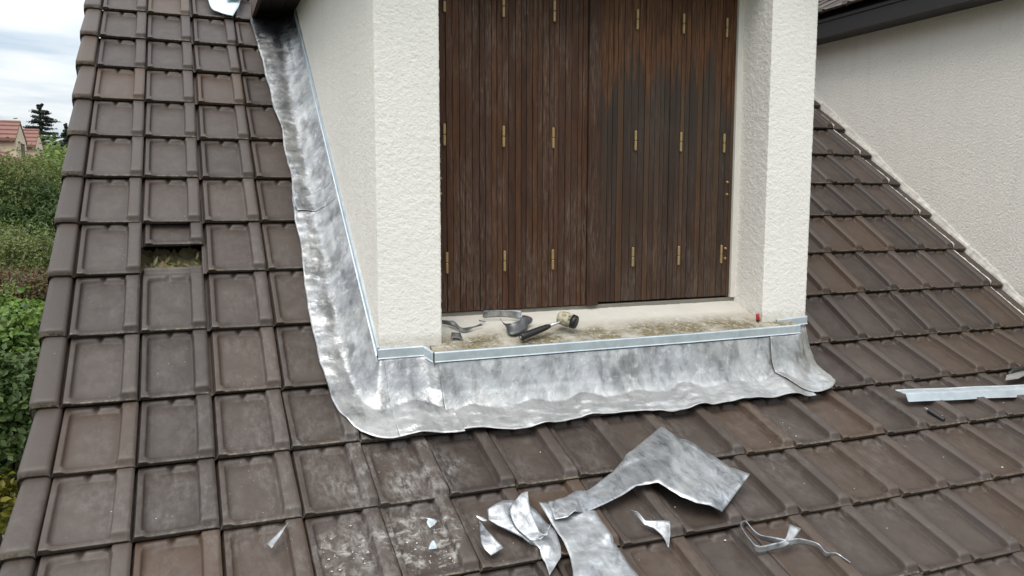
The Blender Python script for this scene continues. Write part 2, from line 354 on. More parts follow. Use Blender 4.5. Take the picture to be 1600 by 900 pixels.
M = dict(tile=mat_tile(), lead=mat_lead(), offcut=mat_offcut(), zinc=mat_zinc(), wood=mat_wood(), sill=mat_sill(), ground=mat_ground(),
    rough=mat_render('roughcast_render', (0.85, 0.815, 0.755), 120, 0.42), cheek=mat_render('cheek_render', (0.84, 0.795, 0.72), 125, 0.55),
    nwall=mat_render('neighbour_render', (0.84, 0.795, 0.725), 85, 0.8),
    brass=plain('brass', (0.34, 0.235, 0.105), 0.5, 0.35, 0.35, 60), gdark=plain('dark_brown_paint', (0.020, 0.016, 0.014), 0.5, 0, 0.3, 12),
    under=plain('underlay_felt', (0.012, 0.011, 0.010), 0.95), batten=plain('batten_wood', (0.10, 0.072, 0.045), 0.85, 0, 0.35, 18),
    frame=plain('white_frame_paint', (0.66, 0.63, 0.57), 0.6, 0, 0.1, 12), rail=plain('threshold_rail', (0.17, 0.155, 0.125), 0.7, 0, 0.3, 25),
    bead=plain('white_bead', (0.62, 0.61, 0.58), 0.9, 0, 0.25, 60), mortar=plain('pale_mortar', (0.60, 0.565, 0.51), 0.9, 0, 0.4, 22, 0.2, 1.0), black=plain('black_rubber', (0.012, 0.012, 0.013), 0.45, 0, 0.2, 60),
    steel=plain('steel_shaft', (0.62, 0.62, 0.62), 0.25, 0.9, 0.1, 60), red=plain('red_plastic', (0.40, 0.02, 0.025), 0.35),
    plast=plain('pale_sheet', (0.52, 0.60, 0.64), 0.5, 0, 0.06, 8), soffit=plain('soffit_boards', (0.026, 0.016, 0.011), 0.7, 0, 0.35, 14),
    bracket=plain('bracket_wood', (0.075, 0.040, 0.024), 0.7, 0, 0.35, 20), bark=plain('bark', (0.075, 0.055, 0.04), 0.95, 0, 0.35, 14, 0.2, 0.6),
    concrete=plain('garden_concrete', (0.34, 0.33, 0.31), 0.9, 0, 0.2, 9), cream=plain('cream_render', (0.58, 0.49, 0.36), 0.9, 0, 0.1, 3),
    redtile=plain('red_clay_tile', (0.20, 0.098, 0.078), 0.85, 0, 0.3, 6), dkglass=plain('dark_window', (0.05, 0.045, 0.04), 0.7),
    nest=plain('mineral_wool', (0.20, 0.17, 0.085), 0.95, 0, 0.45, 50), crumb=plain('mortar_crumb', (0.5, 0.47, 0.42), 0.9, 0, 0.25, 60))
def mat_mallet():
    t = NT('stained_mallet_head'); P = t.geo.outputs['Position']; n = t.noise(P, 45, 5, 0.65)
    return t.fin(t.ramp(n, [(0.36, (0.10, 0.085, 0.05)), (0.47, (0.30, 0.27, 0.18)), (0.64, (0.52, 0.48, 0.37))]), 0.8, 0, t.bump(n, 0.4, 0.004), 0.3)
M['mallet'] = mat_mallet()
M['dkscrap'] = plain('tarnished_scrap', (0.13, 0.132, 0.135), 0.45, 0.7, 0.45, 40)

# ------------------------------------------------------------------ ground
gs = 3000
mesh_obj('ground', [(-gs, -gs, GROUND), (gs, -gs, GROUND), (gs, gs, GROUND), (-gs, gs, GROUND)], [(0, 1, 2, 3)], M['ground'], kind='structure')

# ------------------------------------------------------------------ the house: roof
house = empty('house', (2.5, -2.0, GROUND), label='house with dark brown interlocking tile roof and a pale rendered dormer window', cat='house')
HINV = Matrix.Translation(-Vector((2.5, -2.0, GROUND)))
def P(o, parent):                       # keep world placement under a parent
    o.parent = parent; o.matrix_parent_inverse = parent_world(parent).inverted(); return o
_pw = {}
def parent_world(p):
    m = Matrix.LocRotScale(p.location, p.rotation_euler, p.scale)
    return (parent_world(p.parent) @ p.matrix_parent_inverse @ m) if p.parent else m

UNDER = -0.17
def roof_off(X, v, off):
    a = TH if v <= BR-0.4 else (TH-BEND if v > BR+0.4 else TH-BEND/2)
    return roof_pt(X, v)+Vector((0, -math.sin(a), math.cos(a)))*off
mb = MB(); vs_ = [-7, -3, 0, 4, 7.5, BR, 9.2, 12, 14.2]
for k, X in enumerate((0.27, XWALL-0.01)):
    for v in vs_: mb.v.append(roof_off(X, v, UNDER))
n = len(vs_)
for i in range(n-1): mb.f.append([i, i+1, n+i+1, n+i])
roof = P(mb.build('roof', M['under']), house)
roof['label'] = 'dark brown interlocking tile roof with a kink above the eaves'

def tile_mesh():
    xs = [-.020, -.0195, -.012, -.008, -.004, 0.0034, .0046, .009, .016, .0205, .024, .0275, .040, .088, .094, .104, .107, .117, .123, .165, .180, .1855, .1895, .1935, .198, .234, .241, .2448, .2458]
    ys = [0, .003, .007, .0125, .017, .0205, .026, .042, .06, .14, .24, .295, .307, .315, .322, .329, .335, .345, .362, .368, .392, .398, .41, .414]
    x0, x1, y0, y1, r = .026, .190, .022, .331, .024
    def ss(a, b, t):
        t = min(max((t-a)/(b-a), 0), 1); return t*t*(3-2*t)
    def hz(x, y):
        if x < .002:                                   # water channel that lies under the neighbour's rib
            return -.012 + (.005 if x in (-.012, -.004) else 0)
        dx, dy = max(x0+r-x, x-(x1-r), 0), max(y0+r-y, y-(y1-r), 0)
        d = math.hypot(dx, dy)-r
        e = ss(-.002, .0055, d)
        lev = .0165
        if x > .17: lev = .0080+.0225*ss(.184, .195, x)*ss(.002, .030, y)
        elif y > .30: lev = .0165
        elif y < .03 and x > .03: lev = .0085
        z = lev*e
        if .085 < x < .125 and y > .30:                # notch in the head lip
            z *= ss(.004, .014, abs(x-.1055)) if y < .36 else 1
            
        if y > .355: z = (.003 if .366 < y < .394 else .012) if x < .19 else .016
        if y < .006: z -= .003*(1-y/.006)
        if x < .004: z -= .005
        if x > .2445: z -= .006
        return z
    V, F = [], []; nx, ny = len(xs), len(ys)
    for y in ys:
        for x in xs: V.append((x, y, hz(x, y)-TILT*y/H))
    for j in range(ny-1):
        for i in range(nx-1): F.append((j*nx+i, j*nx+i+1, (j+1)*nx+i+1, (j+1)*nx+i))
    top = len(F)
    def skirt(idx, zf, dy=0.):
        b = len(V)
        for i in idx: V.append((V[i][0], V[i][1]+dy, zf(V[i])))
        for k in range(len(idx)-1): F.append((idx[k], b+k, b+k+1, idx[k+1]))
    skirt(list(range(nx)), lambda p: -.0125 if p[0] < .187 else -.009, .007)
    skirt([j*nx+nx-1 for j in range(ny)], lambda p: p[2]-.018)
    skirt([j*nx for j in range(ny)][::-1], lambda p: p[2]-.010)
    skirt([(ny-1)*nx+i for i in range(nx)][::-1], lambda p: p[2]-.02)
    me = bpy.data.meshes.new('roof_tile'); me.from_pydata(V, [], F); me.update(); me.materials.append(M['tile'])
    bm = bmesh.new(); bm.from_mesh(me); bm.normal_update()
    for f in bm.faces: f.smooth = f.index < top or False
    bm.to_mesh(me); bm.free()
    return me
TILE = tile_mesh()
def verge_mesh():
    # rake tile: flat top with a small raised inner edge, side flange hanging down the gable
    prof = [(-.088, -.115), (-.090, -.02), (-.088, .010), (-.080, .020), (-.068, .024), (-.020, .023), (-.010, .020), (-.004, .012), (-.003, -.012)]
    ys = [0, .003, .009, .016, .03, .2, .33, .345, .40]
    V, F = [], []; k = len(prof)
    for y in ys:
        e = max(0, 1-y/.016)
        for j, (x, z) in enumerate(prof):
            zz = z+.004-TILT*y/H*1.0
            if z > 0: zz -= .016*e*e+.004*e
            xx = x-(.010 if j < 4 else 0)*max(0, 1-y/.34)
            V.append((xx, y, zz))
    for j in range(len(ys)-1):
        for i in range(k-1): F.append((j*k+i, j*k+i+1, (j+1)*k+i+1, (j+1)*k+i))
    b = len(V)
    for i in range(k): V.append((V[i][0]*.98, V[i][1]+.010, max(V[i][2]-.020, -.115)))
    for i in range(k-1): F.append((i, b+i, b+i+1, i+1))
    me = bpy.data.meshes.new('verge_tile'); me.from_pydata(V, [], F); me.update(); me.materials.append(M['tile'])
    bm = bmesh.new(); bm.from_mesh(me); bmesh.ops.recalc_face_normals(bm, faces=bm.faces)
    for f in bm.faces: f.smooth = True
    for e in bm.edges:
        if len(e.link_faces) == 2 and e.calc_face_angle() > .7: e.smooth = False
    bm.to_mesh(me); bm.free()
    return me
VERGE = verge_mesh()
def cut_tile_mesh():
    # narrow tile cut to fit against the neighbouring wall
    V, F = [], []; xs = [.002, .005, .014, .022, .075, .115]; ys = [0, .004, .02, .06, .30, .345, .41]
    zx = [-.004, .008, .008, .001, .001, .001]
    for y in ys:
        for x, z in zip(xs, zx): V.append((x, y, z-TILT*y/H-(.003 if y == 0 else 0)))
    nx = len(xs)
    for j in range(len(ys)-1):
        for i in range(nx-1): F.append((j*nx+i, j*nx+i+1, (j+1)*nx+i+1, (j+1)*nx+i))
    b = len(V)
    for i in range(nx): V.append((V[i][0], V[i][1], -.022))
    for i in range(nx-1): F.append((i, b+i, b+i+1, i+1))
    me = bpy.data.meshes.new('cut_tile'); me.from_pydata(V, [], F); me.update(); me.materials.append(M['tile']); return me
CUT = cut_tile_mesh()
RW_INV = None
def place_tile(me, name, X, r, dv=0.0, jit=1.0, dz=0.0):
    a, b = roof_pt(X, r), roof_pt(X, r-1)
    ydir = (b-a).normalized(); xdir = Vector((1, 0, 0)); zdir = xdir.cross(ydir)
    m = Matrix((xdir, ydir, zdir)).transposed().to_4x4()
    rot = Matrix.Rotation(random.gauss(0, .0035)*jit, 4, 'Z') @ Matrix.Rotation(random.gauss(0, .004)*jit, 4, 'X') @ Matrix.Rotation(random.gauss(0, .004)*jit, 4, 'Y')
    loc = a+xdir*random.gauss(0, .0012)*jit+ydir*(random.gauss(0, .0022)*jit+dv)+zdir*(random.gauss(0, .0008)+dz)
    o = bpy.data.objects.new(name, me); COL.objects.link(o); o.parent = roof; o.matrix_parent_inverse = RW_INV
    o.matrix_basis = Matrix.Translation(loc) @ m @ rot
    return o
RW_INV = parent_world(roof).inverted()
DU = {1: -.035, 2: -.02, 3: .03, 4: .05}
def joint_x(c, r): return (c+DU.get(c, 0)*(1.0 if r <= 8 else .25))*W
for r in range(-3, 14):
    place_tile(VERGE, 'verge_tile', joint_x(1, r)-.004, r)
    for c in range(1, 21):
        if r <= 8 and 5 <= c <= 13: continue
        if r < 0 and c > 13: continue
        if (c, r) == (2, 6):                            # slipped up out of place, leaving a hole below it
            o = place_tile(TILE, 'roof_tile', joint_x(c, r)+.004, r, dv=0.205, jit=.5, dz=-.018); o['label'] = 'tile pushed up its row above an open hole'
            continue
        place_tile(TILE, 'roof_tile', joint_x(c, r), r)
    if r >= 0: place_tile(CUT, 'cut_tile', 21*W, r)
# battens under the tiles
for r in range(-3, 14):
    a = roof_pt(0, r-1.12); b = roof_pt(0, r-2.12); yd = (b-a).normalized(); zd = Vector((1, 0, 0)).cross(yd)
    mb = MB()
    for x0, x1 in (((.27, 1.36), (3.53, 5.37)) if r <= 8 else ((.27, 5.37),)):
        q = [a+yd*.0-zd*.075, a+yd*.04-zd*.075, a+yd*.04-zd*.048, a-zd*.048]
        mb.prism([p+Vector((x0, 0, 0)) for p in q], (x1-x0, 0, 0))
    P(mb.build('batten', M['batten']), roof)
# mineral wool and leaf litter seen through the hole
def litter():
    V, F = [], []; n = 44
    for j in range(n):
        for i in range(n):
            X = .47+.32*i/(n-1); v = 5.1+1.35*j/(n-1)
            p = roof_off(X, v, -.15); q = (X*1, v*.3, 0)
            h = .05*max(0, nz(q, 9, 3.1)+.25)+.035*nz(q, 27, 1.2)+.03*nz(q, 70, 5)
            V.append(p+Vector((0, -.5, .8))*h)
    for j in range(n-1):
        for i in range(n-1): F.append((j*n+i, (j)*n+i+1, (j+1)*n+i+1, (j+1)*n+i))
    P(mesh_obj('insulation_wool', V, F, M['nest'], smooth=True), roof)
    mb = MB()
    for k in range(150):
        X = random.uniform(.53, .74); v = random.uniform(5.45, 6.15); p = roof_off(X, v, -.15+random.uniform(.02, .06))
        d = Vector((random.uniform(-1, 1), random.uniform(-.6, .6), random.uniform(-.3, .7))).normalized()*random.uniform(.02, .06); s = d.cross(Vector((0, -.6, .8))).normalized()*random.uniform(.003, .010)
        n0 = len(mb.v); mb.v += [p, p+d*.5+s, p+d, p+d*.5-s]; mb.f.append([n0, n0+1, n0+2, n0+3])
    o = P(mb.build('leaf_litter', mat_leaf('dry_leaf', [(.22, .17, .07), (.26, .24, .12), (.12, .13, .04)], .2)), roof); o['kind'] = 'stuff'
litter()
# gable wall and eaves wall under the roof
mb = MB()
mb.prism([(0.27, roof_pt(0, -7).y, GROUND), (0.27, roof_pt(0, -7).y, roof_pt(0, -7).z-.24), (0.27, YB, ZB-.24), (0.27, roof_pt(0, 13.2).y, roof_pt(0, 13.2).z-.24), (0.27, roof_pt(0, 13.2).y, GROUND)], (.25, 0, 0))
P(mb.build('gable_wall', M['cheek']), house)
mb = MB(); ye = roof_pt(0, 13.2).y
mb.box((.525, ye, GROUND), (XWALL-.005, ye+.25, roof_pt(0, 13.2).z-.26)); P(mb.build('eaves_wall', M['cheek']), house)

# ------------------------------------------------------------------ dormer walls (roughcast skin as real relief)
def skin(name, path, mat_ids, cell, z0f, z1, amp, freq, mats):
    """path: plan polyline; the skin is a grid extruded from z0f(p) to z1 and pushed in and out"""
    pts, nrm, mid = [], [], []
    for k in range(len(path)-1):
        a, b = Vector(path[k]), Vector(path[k+1]); d = b-a; n = max(1, int(d.length/cell[k])); nn = Vector((d.y, -d.x)).normalized()
        for i in range(n+(1 if k == len(path)-2 else 0)):
            pts.append(a+d*i/n); nv = nn
            if i == 0 and k > 0:
                e = (Vector(path[k])-Vector(path[k-1])); nv = (nn+Vector((e.y, -e.x)).normalized()).normalized()
            nrm.append(nv); mid.append(k)
    nzs = int((z1+1.9)/.0065); V, F, MI = [], [], []
    for p, nv in zip(pts, nrm):
        z0 = z0f(p)
        for j in range(nzs+1):
            z = z0+(z1-z0)*j/nzs; q = (p.x, p.y, z)
            h = nz(q, freq, 1.3)+.55*nz(q, freq*2.1, 4.4)+.5*nz(q, freq*.35, 8.)
            V.append((p.x+nv.x*h*amp, p.y+nv.y*h*amp, z))
    m = nzs+1
    for i in range(len(pts)-1):
        for j in range(nzs): F.append((i*m+j, i*m+j+1, (i+1)*m+j+1, (i+1)*m+j)); MI.append(mat_ids[mid[i]])
    me = bpy.data.meshes.new(name); me.from_pydata(V, [], F); me.update()
    for x in mats: me.materials.append(x)
    me.polygons.foreach_set('material_index', MI); me.polygons.foreach_set('use_smooth', [True]*len(F))
    bm = bmesh.new(); bm.from_mesh(me); bmesh.ops.recalc_face_normals(bm, faces=bm.faces); bm.to_mesh(me); bm.free()
    o = bpy.data.objects.new(name, me); COL.objects.link(o); return o
zlow = lambda p: max(-1.86, min(roof_z(p.y)-.05, .25))
P(skin('dormer_pier', [(XC, .45), (XC, YF), (XL, YF), (XL, -2.0)][::-1], [1, 1, 0], [.006, .006, .012], zlow, .32, .0019, 115, [M['cheek'], M['rough']]), house)
P(skin('dormer_pier', [(XR, .45), (XR, YF), (XRR, YF), (XRR, -2.0)], [0, 1, 1], [.012, .006, .006], zlow, .32, .0019, 115, [M['cheek'], M['rough']]), house)
mb = MB(); mb.box((XC+.05, YF+.05, -1.86), (XL-.03, .9, .30)); P(mb.build('dormer_core', M['under']), house)
mb = MB(); mb.box((XRR+.03, YF+.05, -1.86), (XR-.05, .9, .30)); P(mb.build('dormer_core', M['under']), house)
mb = MB(); mb.box((XL-.02, YF+.003, .10), (XRR+.02, -1.95, .31)); P(mb.build('lintel', M['rough']), house)
mb = MB(); mb.box((XL-.02, -1.98, -1.86), (XRR+.02, -1.93, .30)); P(mb.build('dormer_back', M['under']), house)
# dormer roof: hipped gable with deep soffit
def dormer_roof():
    ez, ov = .275, .255
    xl, xr, yf = XC-ov, XR+ov, YF-.28; xm = (XC+XR)/2; rz = 1.25; yb = 1.7; yg = .36
    mb = MB(); th = .07
    for sx, xe in ((-1, xl), (1, xr)):
        a = [(xe, yf, ez-.02), (xm, yf, rz), (xm, yb, rz), (xe, yg, ez-.02)]
        if sx > 0: a = a[::-1]
        mb.prism(a, (0, 0, th))
    o = P(mb.build('dormer_roof', M['tile']), house)
    mb = MB(); mb.prism([(XC-.001, YF+.001, .3), (XR+.001, YF+.001, .3), (xm, YF+.001, rz-.08)], (0, .2, 0)); P(mb.build('gable_front', M['rough']), house)
    for (x0, x1) in ((xl+.012, XC+.02), (XR-.02, xr-.012)):
        k = 0; x = x0
        while x < x1-.01:
            w = min(.085, x1-x); mb = MB(); mb.box((x, yf+.02, ez-.012), (x+w-.004, .36, ez+.004)); P(mb.build('soffit_board', M['soffit']), o); x += .085
    for xe, s in ((xl, -1), (xr, 1)):
        mb = MB(); mb.box((xe-.004, yf, ez-.048), (xe+.018, .305, ez+.05)); P(mb.build('fascia_board', M['bracket']), o)
    mb = MB(); mb.prism([(xl+.02, .24, ez-.014), (XC, .24, ez-.014), (XC, .30, ez-.10), (xl+.06, .30, ez-.04)], (0, .05, 0)); P(mb.build('soffit_end', M['soffit']), o)
dormer_roof()

# sill, threshold rail, frame, shutters
mb = MB(); zb = -1.86
mb.prism([(1.585, YS+.003, zb), (1.585, YS+.003, -1.563), (1.585, YF-.002, -1.541), (1.585, YF-.002, zb)], (3.415-1.585, 0, 0))
SZ0, SZ1 = -1.541, -1.452
V, F = [], []; nx, ny = 150, 26
for j in range(ny):
    for i in range(nx):
        X = XL-.005+(XRR-XL+.01)*i/(nx-1); Y = YF-.004+(YSH+.03-YF)*j/(ny-1); z = SZ0+(SZ1-SZ0)*j/(ny-1)
        V.append((X, Y, z+.0015*nz((X, Y, 0), 40)+.002*nz((X, Y, 1), 9)))
b = len(mb.v); mb.v += [Vector(v) for v in V]
for j in range(ny-1):
    for i in range(nx-1): mb.f.append([b+j*nx+i, b+j*nx+i+1, b+(j+1)*nx+i+1, b+(j+1)*nx+i])
P(mb.build('window_sill', M['sill']), house)
mb = MB(); mb.box((XL-.01, -2.052, -1.475), (XRR+.01, -1.99, -1.444)); P(mb.build('threshold_rail', M['rail'], bevel=.003), house)
mb = MB(); mb.box((3.219, -2.062, -1.443), (XRR+.01, -2.0, .12)); P(mb.build('window_frame', M['frame'], bevel=.002), house)
LB = [1.652, 1.686, 1.728, 1.788, 1.847, 1.905, 1.935, 1.984, 2.014, 2.046, 2.099, 2.153, 2.178, 2.233, 2.290, 2.354, 2.402]
RB = [2.466, 2.511, 2.561, 2.594, 2.634, 2.673, 2.707, 2.736, 2.794, 2.846, 2.878, 2.905, 2.955, 3.001, 3.031, 3.062, 3.100, 3.135, 3.170, 3.198, 3.217]
def split(bounds):
    out = [bounds[0]]
    for b in bounds[1:]:
        if b-out[-1] > .047: out.append(out[-1]+(b-out[-1])*random.uniform(.42, .58))
        out.append(b)
    return out
def shutter(bounds, yf, zlo, hx, label):
    bounds = split(bounds)
    mb = MB(); mb.box((bounds[0]+.001, yf+.020, zlo+.008), (bounds[-1]-.001, yf+.034, .11)); s = P(mb.build('shutter', M['gdark']), house); s['label'] = label
    for a, b in zip(bounds[:-1], bounds[1:]):
        pr = random.uniform(-.0022, .0022); mb = MB(); g = .0009
        mb.box((a+g, yf+pr, zlo+random.uniform(-.001, .001)), (b-g, yf+.022, .108))
        P(mb.build('slat', M['wood'], bevel=.0022), s)
    for x in hx:
        for z in (-.122, -.675, -1.223):
            mb = MB(); y = yf-.006; jx = random.gauss(0, .002)
            for z0, z1 in ((-.046, -.0012), (.0012, .046)):
                mb.tube([(x+jx, y, z+z0), (x+jx, y, z+z0+.003), (x+jx, y, z+z1-.003), (x+jx, y, z+z1)], [.0045, .0064, .0064, .0045], 10)
            P(mb.build('hinge', M['brass'], smooth=False), s)
    return s
s1 = shutter(LB, -2.060, -1.441, (1.722, 1.990, 2.230), 'left brown shutter leaf with worn grey streaks')
mb = MB(); mb.box((2.404, -2.070, -1.444), (2.4625, -2.040, .107)); P(mb.build('meeting_batten', M['wood'], bevel=.003), s1)
s2 = shutter(RB, -2.050, -1.434, (2.658, 2.908, 3.158), 'right shutter leaf, reddish at the top and blackened below')
for z in (-.865, -.925, -1.195, -1.245):
    mb = MB(); mb.tube([(3.186, -2.058, z), (3.186, -2.0545, z), (3.186, -2.049, z)], [.003, .0065, .0075], 10); P(mb.build('screw_head', M['brass']), s2)
for z in (-.86, -.925):
    mb = MB(); mb.tube([(1.700, -2.068, z), (1.700, -2.0645, z), (1.700, -2.059, z)], [.003, .0065, .0075], 10); P(mb.build('screw_head', M['brass']), s1)

# ------------------------------------------------------------------ lead flashing and zinc strips
def lerp(a, b, t): return a+(b-a)*t
def lead_sheet(name, st, ns, nt, amp=.006, seed=0., drape=.8, lift=.004, label=None, mat=None, dents=True):
    """st: list of (T, K, O) stations round the dormer; T at the wall, K at the bend, O free edge on the tiles (X, Y, height over plane)"""
    A = [[Vector(p) for p in s] for s in st]; n = len(A); V, F = [], []
    L = [0]
    for i in range(n-1): L.append(L[-1]+((A[i+1][0]-A[i][0]).length+(A[i+1][2]-A[i][2]).length)/2)
    def cr(s):
        s *= L[-1]; i = 0
        while i < n-2 and s > L[i+1]: i += 1
        t = (s-L[i])/(L[i+1]-L[i]); q = []
        for k in range(3):
            p0, p1, p2, p3 = A[max(i-1, 0)][k], A[i][k], A[i+1][k], A[min(i+2, n-1)][k]
            q.append(p1 + (p2-p0)*.5*t + (p0*2.5*-1+p1*0+p2*0)*0 if False else
                     .5*((2*p1)+(p2-p0)*t+(2*p0-5*p1+4*p2-p3)*t*t+(3*p1-p0-3*p2+p3)*t**3))
        return q
    G = []
    for i in range(ns+1):
        T, K, O = cr(i/ns); row = []
        for j in range(nt+1):
            t = j/nt
            # polyline T-K-O with the corner rounded
            w = .22
            if t < .5-w: p = T.lerp(K, t*2)
            elif t > .5+w: p = K.lerp(O, t*2-1)
            else:
                a = T.lerp(K, (.5-w)*2); b = K.lerp(O, (.5+w)*2-1); u = (t-.5+w)/(2*w)
                p = a*(1-u)**2+K*2*u*(1-u)+b*u*u
            v = roof_v(p.y); base = roof_z(p.y)
            f = min(max((t-.45)/.4, 0), 1)
            mn = base+dressed(p.x, v)+lift
            if f > 0: p = Vector((p.x, p.y, lerp(p.z, mn+.002, f*.95)))
            if p.z < mn: p.z = mn
            row.append(p)
        G.append(row)
    # edge waviness and dressing marks along the surface normal
    for i in range(ns+1):
        for j in range(nt+1):
            p = G[i][j]; a = G[min(i+1, ns)][j]-G[max(i-1, 0)][j]; b = G[i][min(j+1, nt)]-G[i][max(j-1, 0)]
            nn = a.cross(b).normalized()
            if nn.z-nn.y < 0: nn = -nn
            t = j/nt; q = (p.x, p.y, p.z)
            h = nz(q, 7, seed+2)*1.0+.45*nz(q, 16, seed+5)+.16*nz(q, 40, seed+9)
            h *= amp*(.35 if t < .35 else 1.0)
            if dents and t > .60: h += amp*(.8*nz((p.x*1.0, p.y*2.2, p.z), 15, seed+31)-1.1*max(0, nz((p.x*.8, p.y*2.4, p.z*2.4), 21, seed+37)))*min(1, (t-.60)/.15)
            e = (nz(q, 5, seed+20)*.012+nz(q, 17, seed+23)*.003)*max(0, (t-.75)/.25)
            od = Vector((b.x, b.y, b.z*.5)).normalized()
            V.append(p+nn*(h+abs(amp)*.45*(t > .35))+od*e)
    m = nt+1
    for i in range(ns):
        for j in range(nt): F.append((i*m+j, i*m+j+1, (i+1)*m+j+1, (i+1)*m+j))
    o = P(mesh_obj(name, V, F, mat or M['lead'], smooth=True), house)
    bm = bmesh.new(); bm.from_mesh(o.data); bm.normal_update()
    up = sum((f.normal.z-f.normal.y)*f.calc_area() for f in bm.faces)
    if up < 0: bmesh.ops.reverse_faces(bm, faces=bm.faces)
    bm.to_mesh(o.data); bm.free()
    md = o.modifiers.new('thick', 'SOLIDIFY'); md.thickness = .0018; md.offset = -1
    if label: o['label'] = label
    return o
def side(v, xo=1.172, h=.145, dx=0., xk=1.288):
    p = roof_pt(0, v); c = math.cos(TH)
    return ((XC-.004+dx, p.y-h*math.sin(TH), p.z+h*c), (xk, p.y-.028*math.sin(TH), p.z+.028+.012*c), (xo-.010, p.y, p.z+.012))
lower = [side(4.55, 1.180), side(5.4, 1.178), side(6.2, 1.170), side(6.9, 1.168), side(7.45, 1.172)]
lower += [((XC-.006, -2.262, -1.577), (1.285, -2.235, -1.690), (1.176, -2.300, 0)),
          ((XC-.002, -2.284, -1.580), (1.322, -2.345, -1.755), (1.205, -2.415, 0)),
          ((XC+.004, -2.288, -1.580), (1.352, -2.375, -1.772), (1.270, -2.500, 0)),
          ((XC+.014, -2.288, -1.580), (1.385, -2.380, -1.775), (1.335, -2.530, 0)),
          ((1.402, -2.288, -1.580), (1.408, -2.380, -1.775), (1.395, -2.535, 0))]
lower = [(a, b, (c[0], c[1], roof_z(c[1])+.012)) for a, b, c in lower]
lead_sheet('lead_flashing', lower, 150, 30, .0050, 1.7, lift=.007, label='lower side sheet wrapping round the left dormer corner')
upper = [side(v, x) for v, x in ((-.95, 1.118), (0, 1.135), (1, 1.150), (2, 1.166), (3, 1.186), (4, 1.190), (4.72, 1.186), (4.95, 1.186))]
upper = [(a, b, (c[0], c[1], roof_z(c[1])+.012)) for a, b, c in upper]
lead_sheet('lead_flashing', upper, 170, 26, .0056, 5.1, lift=.013, label='upper side sheet, black at its head')
fl = [((1.392, -2.288, -1.580), (1.395, -2.385, -1.775), (1.392, -2.535, 0)), ((1.47, -2.288, -1.578), (1.47, -2.385, -1.777), (1.47, -2.540, 0)),
      ((1.545, -2.290, -1.578), (1.55, -2.385, -1.779), (1.55, -2.540, 0)), ((1.580, -2.318, -1.584), (1.59, -2.395, -1.782), (1.60, -2.545, 0)), ((1.625, -2.343, -1.588), (1.635, -2.40, -1.785), (1.645, -2.548, 0))]
fl = [(a, b, (c[0], c[1], roof_z(c[1])+.012)) for a, b, c in fl]
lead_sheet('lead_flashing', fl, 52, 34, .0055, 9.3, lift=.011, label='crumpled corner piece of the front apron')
fr = [((x, YS-.006, -1.596), (x+.004, -2.415, -1.782), (x+.008, -2.548+.012*math.sin(x*9)-(.02 if x < 1.9 else 0)*0, 0)) for x in (1.600, 1.75, 1.95, 2.15, 2.35, 2.55, 2.75, 2.95, 3.10, 3.20, 3.28, 3.33)]
fr = [(a, b, (c[0], c[1], roof_z(c[1])+.012)) for a, b, c in fr]
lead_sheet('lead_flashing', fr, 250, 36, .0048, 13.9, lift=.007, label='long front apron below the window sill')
rt = [((3.235, YS-.017, -1.597), (3.205, -2.415, -1.757), (3.262, -2.500, 0)), ((3.29, YS-.017, -1.597), (3.27, -2.420, -1.760), (3.300, -2.525, 0)),
      ((3.36, YS-.017, -1.597), (3.34, -2.425, -1.760), (3.352, -2.545, 0)), ((3.418, YS-.017, -1.590), (3.41, -2.405, -1.768), (3.418, -2.545, 0)),
      ((3.445, -2.300, -1.578), (3.455, -2.385, -1.760), (3.462, -2.532, 0)), ((3.507, -2.284, -1.572), (3.500, -2.350, -1.735), (3.502, -2.505, 0))]
rt = [(a, b, (c[0], c[1], roof_z(c[1])+.014)) for a, b, c in rt]
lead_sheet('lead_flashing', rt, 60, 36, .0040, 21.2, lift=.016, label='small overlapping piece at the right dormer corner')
def strip(name, pts, hgt, th=.004, lip=.010):
    """folded zinc strip: pts = (X, Y, Ztop, outward x, outward y)"""
    mb = MB(); k = 5
    for X, Y, Z, ox, oy in pts:
        for d, z in ((-.004, .001), (lip*.35, 0), (lip*.55, -.004), (lip*.55, -hgt+.004), (lip*1.1, -hgt)): mb.v.append(Vector((X+ox*d, Y+oy*d, Z+z)))
    for i in range(len(pts)-1):
        for j in range(k-1): mb.f.append([i*k+j, i*k+j+1, (i+1)*k+j+1, (i+1)*k+j])
    o = P(mb.build(name, M['zinc']), house); md = o.modifiers.new('t', 'SOLIDIFY'); md.thickness = .0012; md.offset = 0; return o
def sline(v, up): p = roof_pt(0, v); return (XC-.004, p.y-up*math.sin(TH), p.z+up*math.cos(TH), -1, 0)
h = .172
sp = [sline(v, h) for v in (-.6, 1, 3, 5, 6.5, 7.3)]
sp.append((XC-.004, YF-.004, -1.536, -1, -.3))
strip('zinc_strip', sp, .034)
strip('zinc_strip', [(XC-.006, YF-.005, -1.541, -.3, -1), (1.45, YF-.005, -1.540, 0, -1), (1.553, YF-.006, -1.540, 0, -1), (1.566, YF-.020, -1.546, -1, -.5), (1.580, YS-.003, -1.558, -.5, -1)], .040)
strip('zinc_strip', [(1.584, YS-.004, -1.558, 0, -1), (2.2, YS-.003, -1.557, 0, -1), (2.8, YS-.004, -1.557, 0, -1), (3.418, YS-.004, -1.553, 0, -1)], .040)
strip('zinc_strip', [(3.33, YF-.005, -1.532, 0, -1), (3.45, YF-.005, -1.527, 0, -1), (XR+.004, YF-.005, -1.524, 0, -1), (XR+.006, YF+.15, -1.43, 1, 0)], .038)

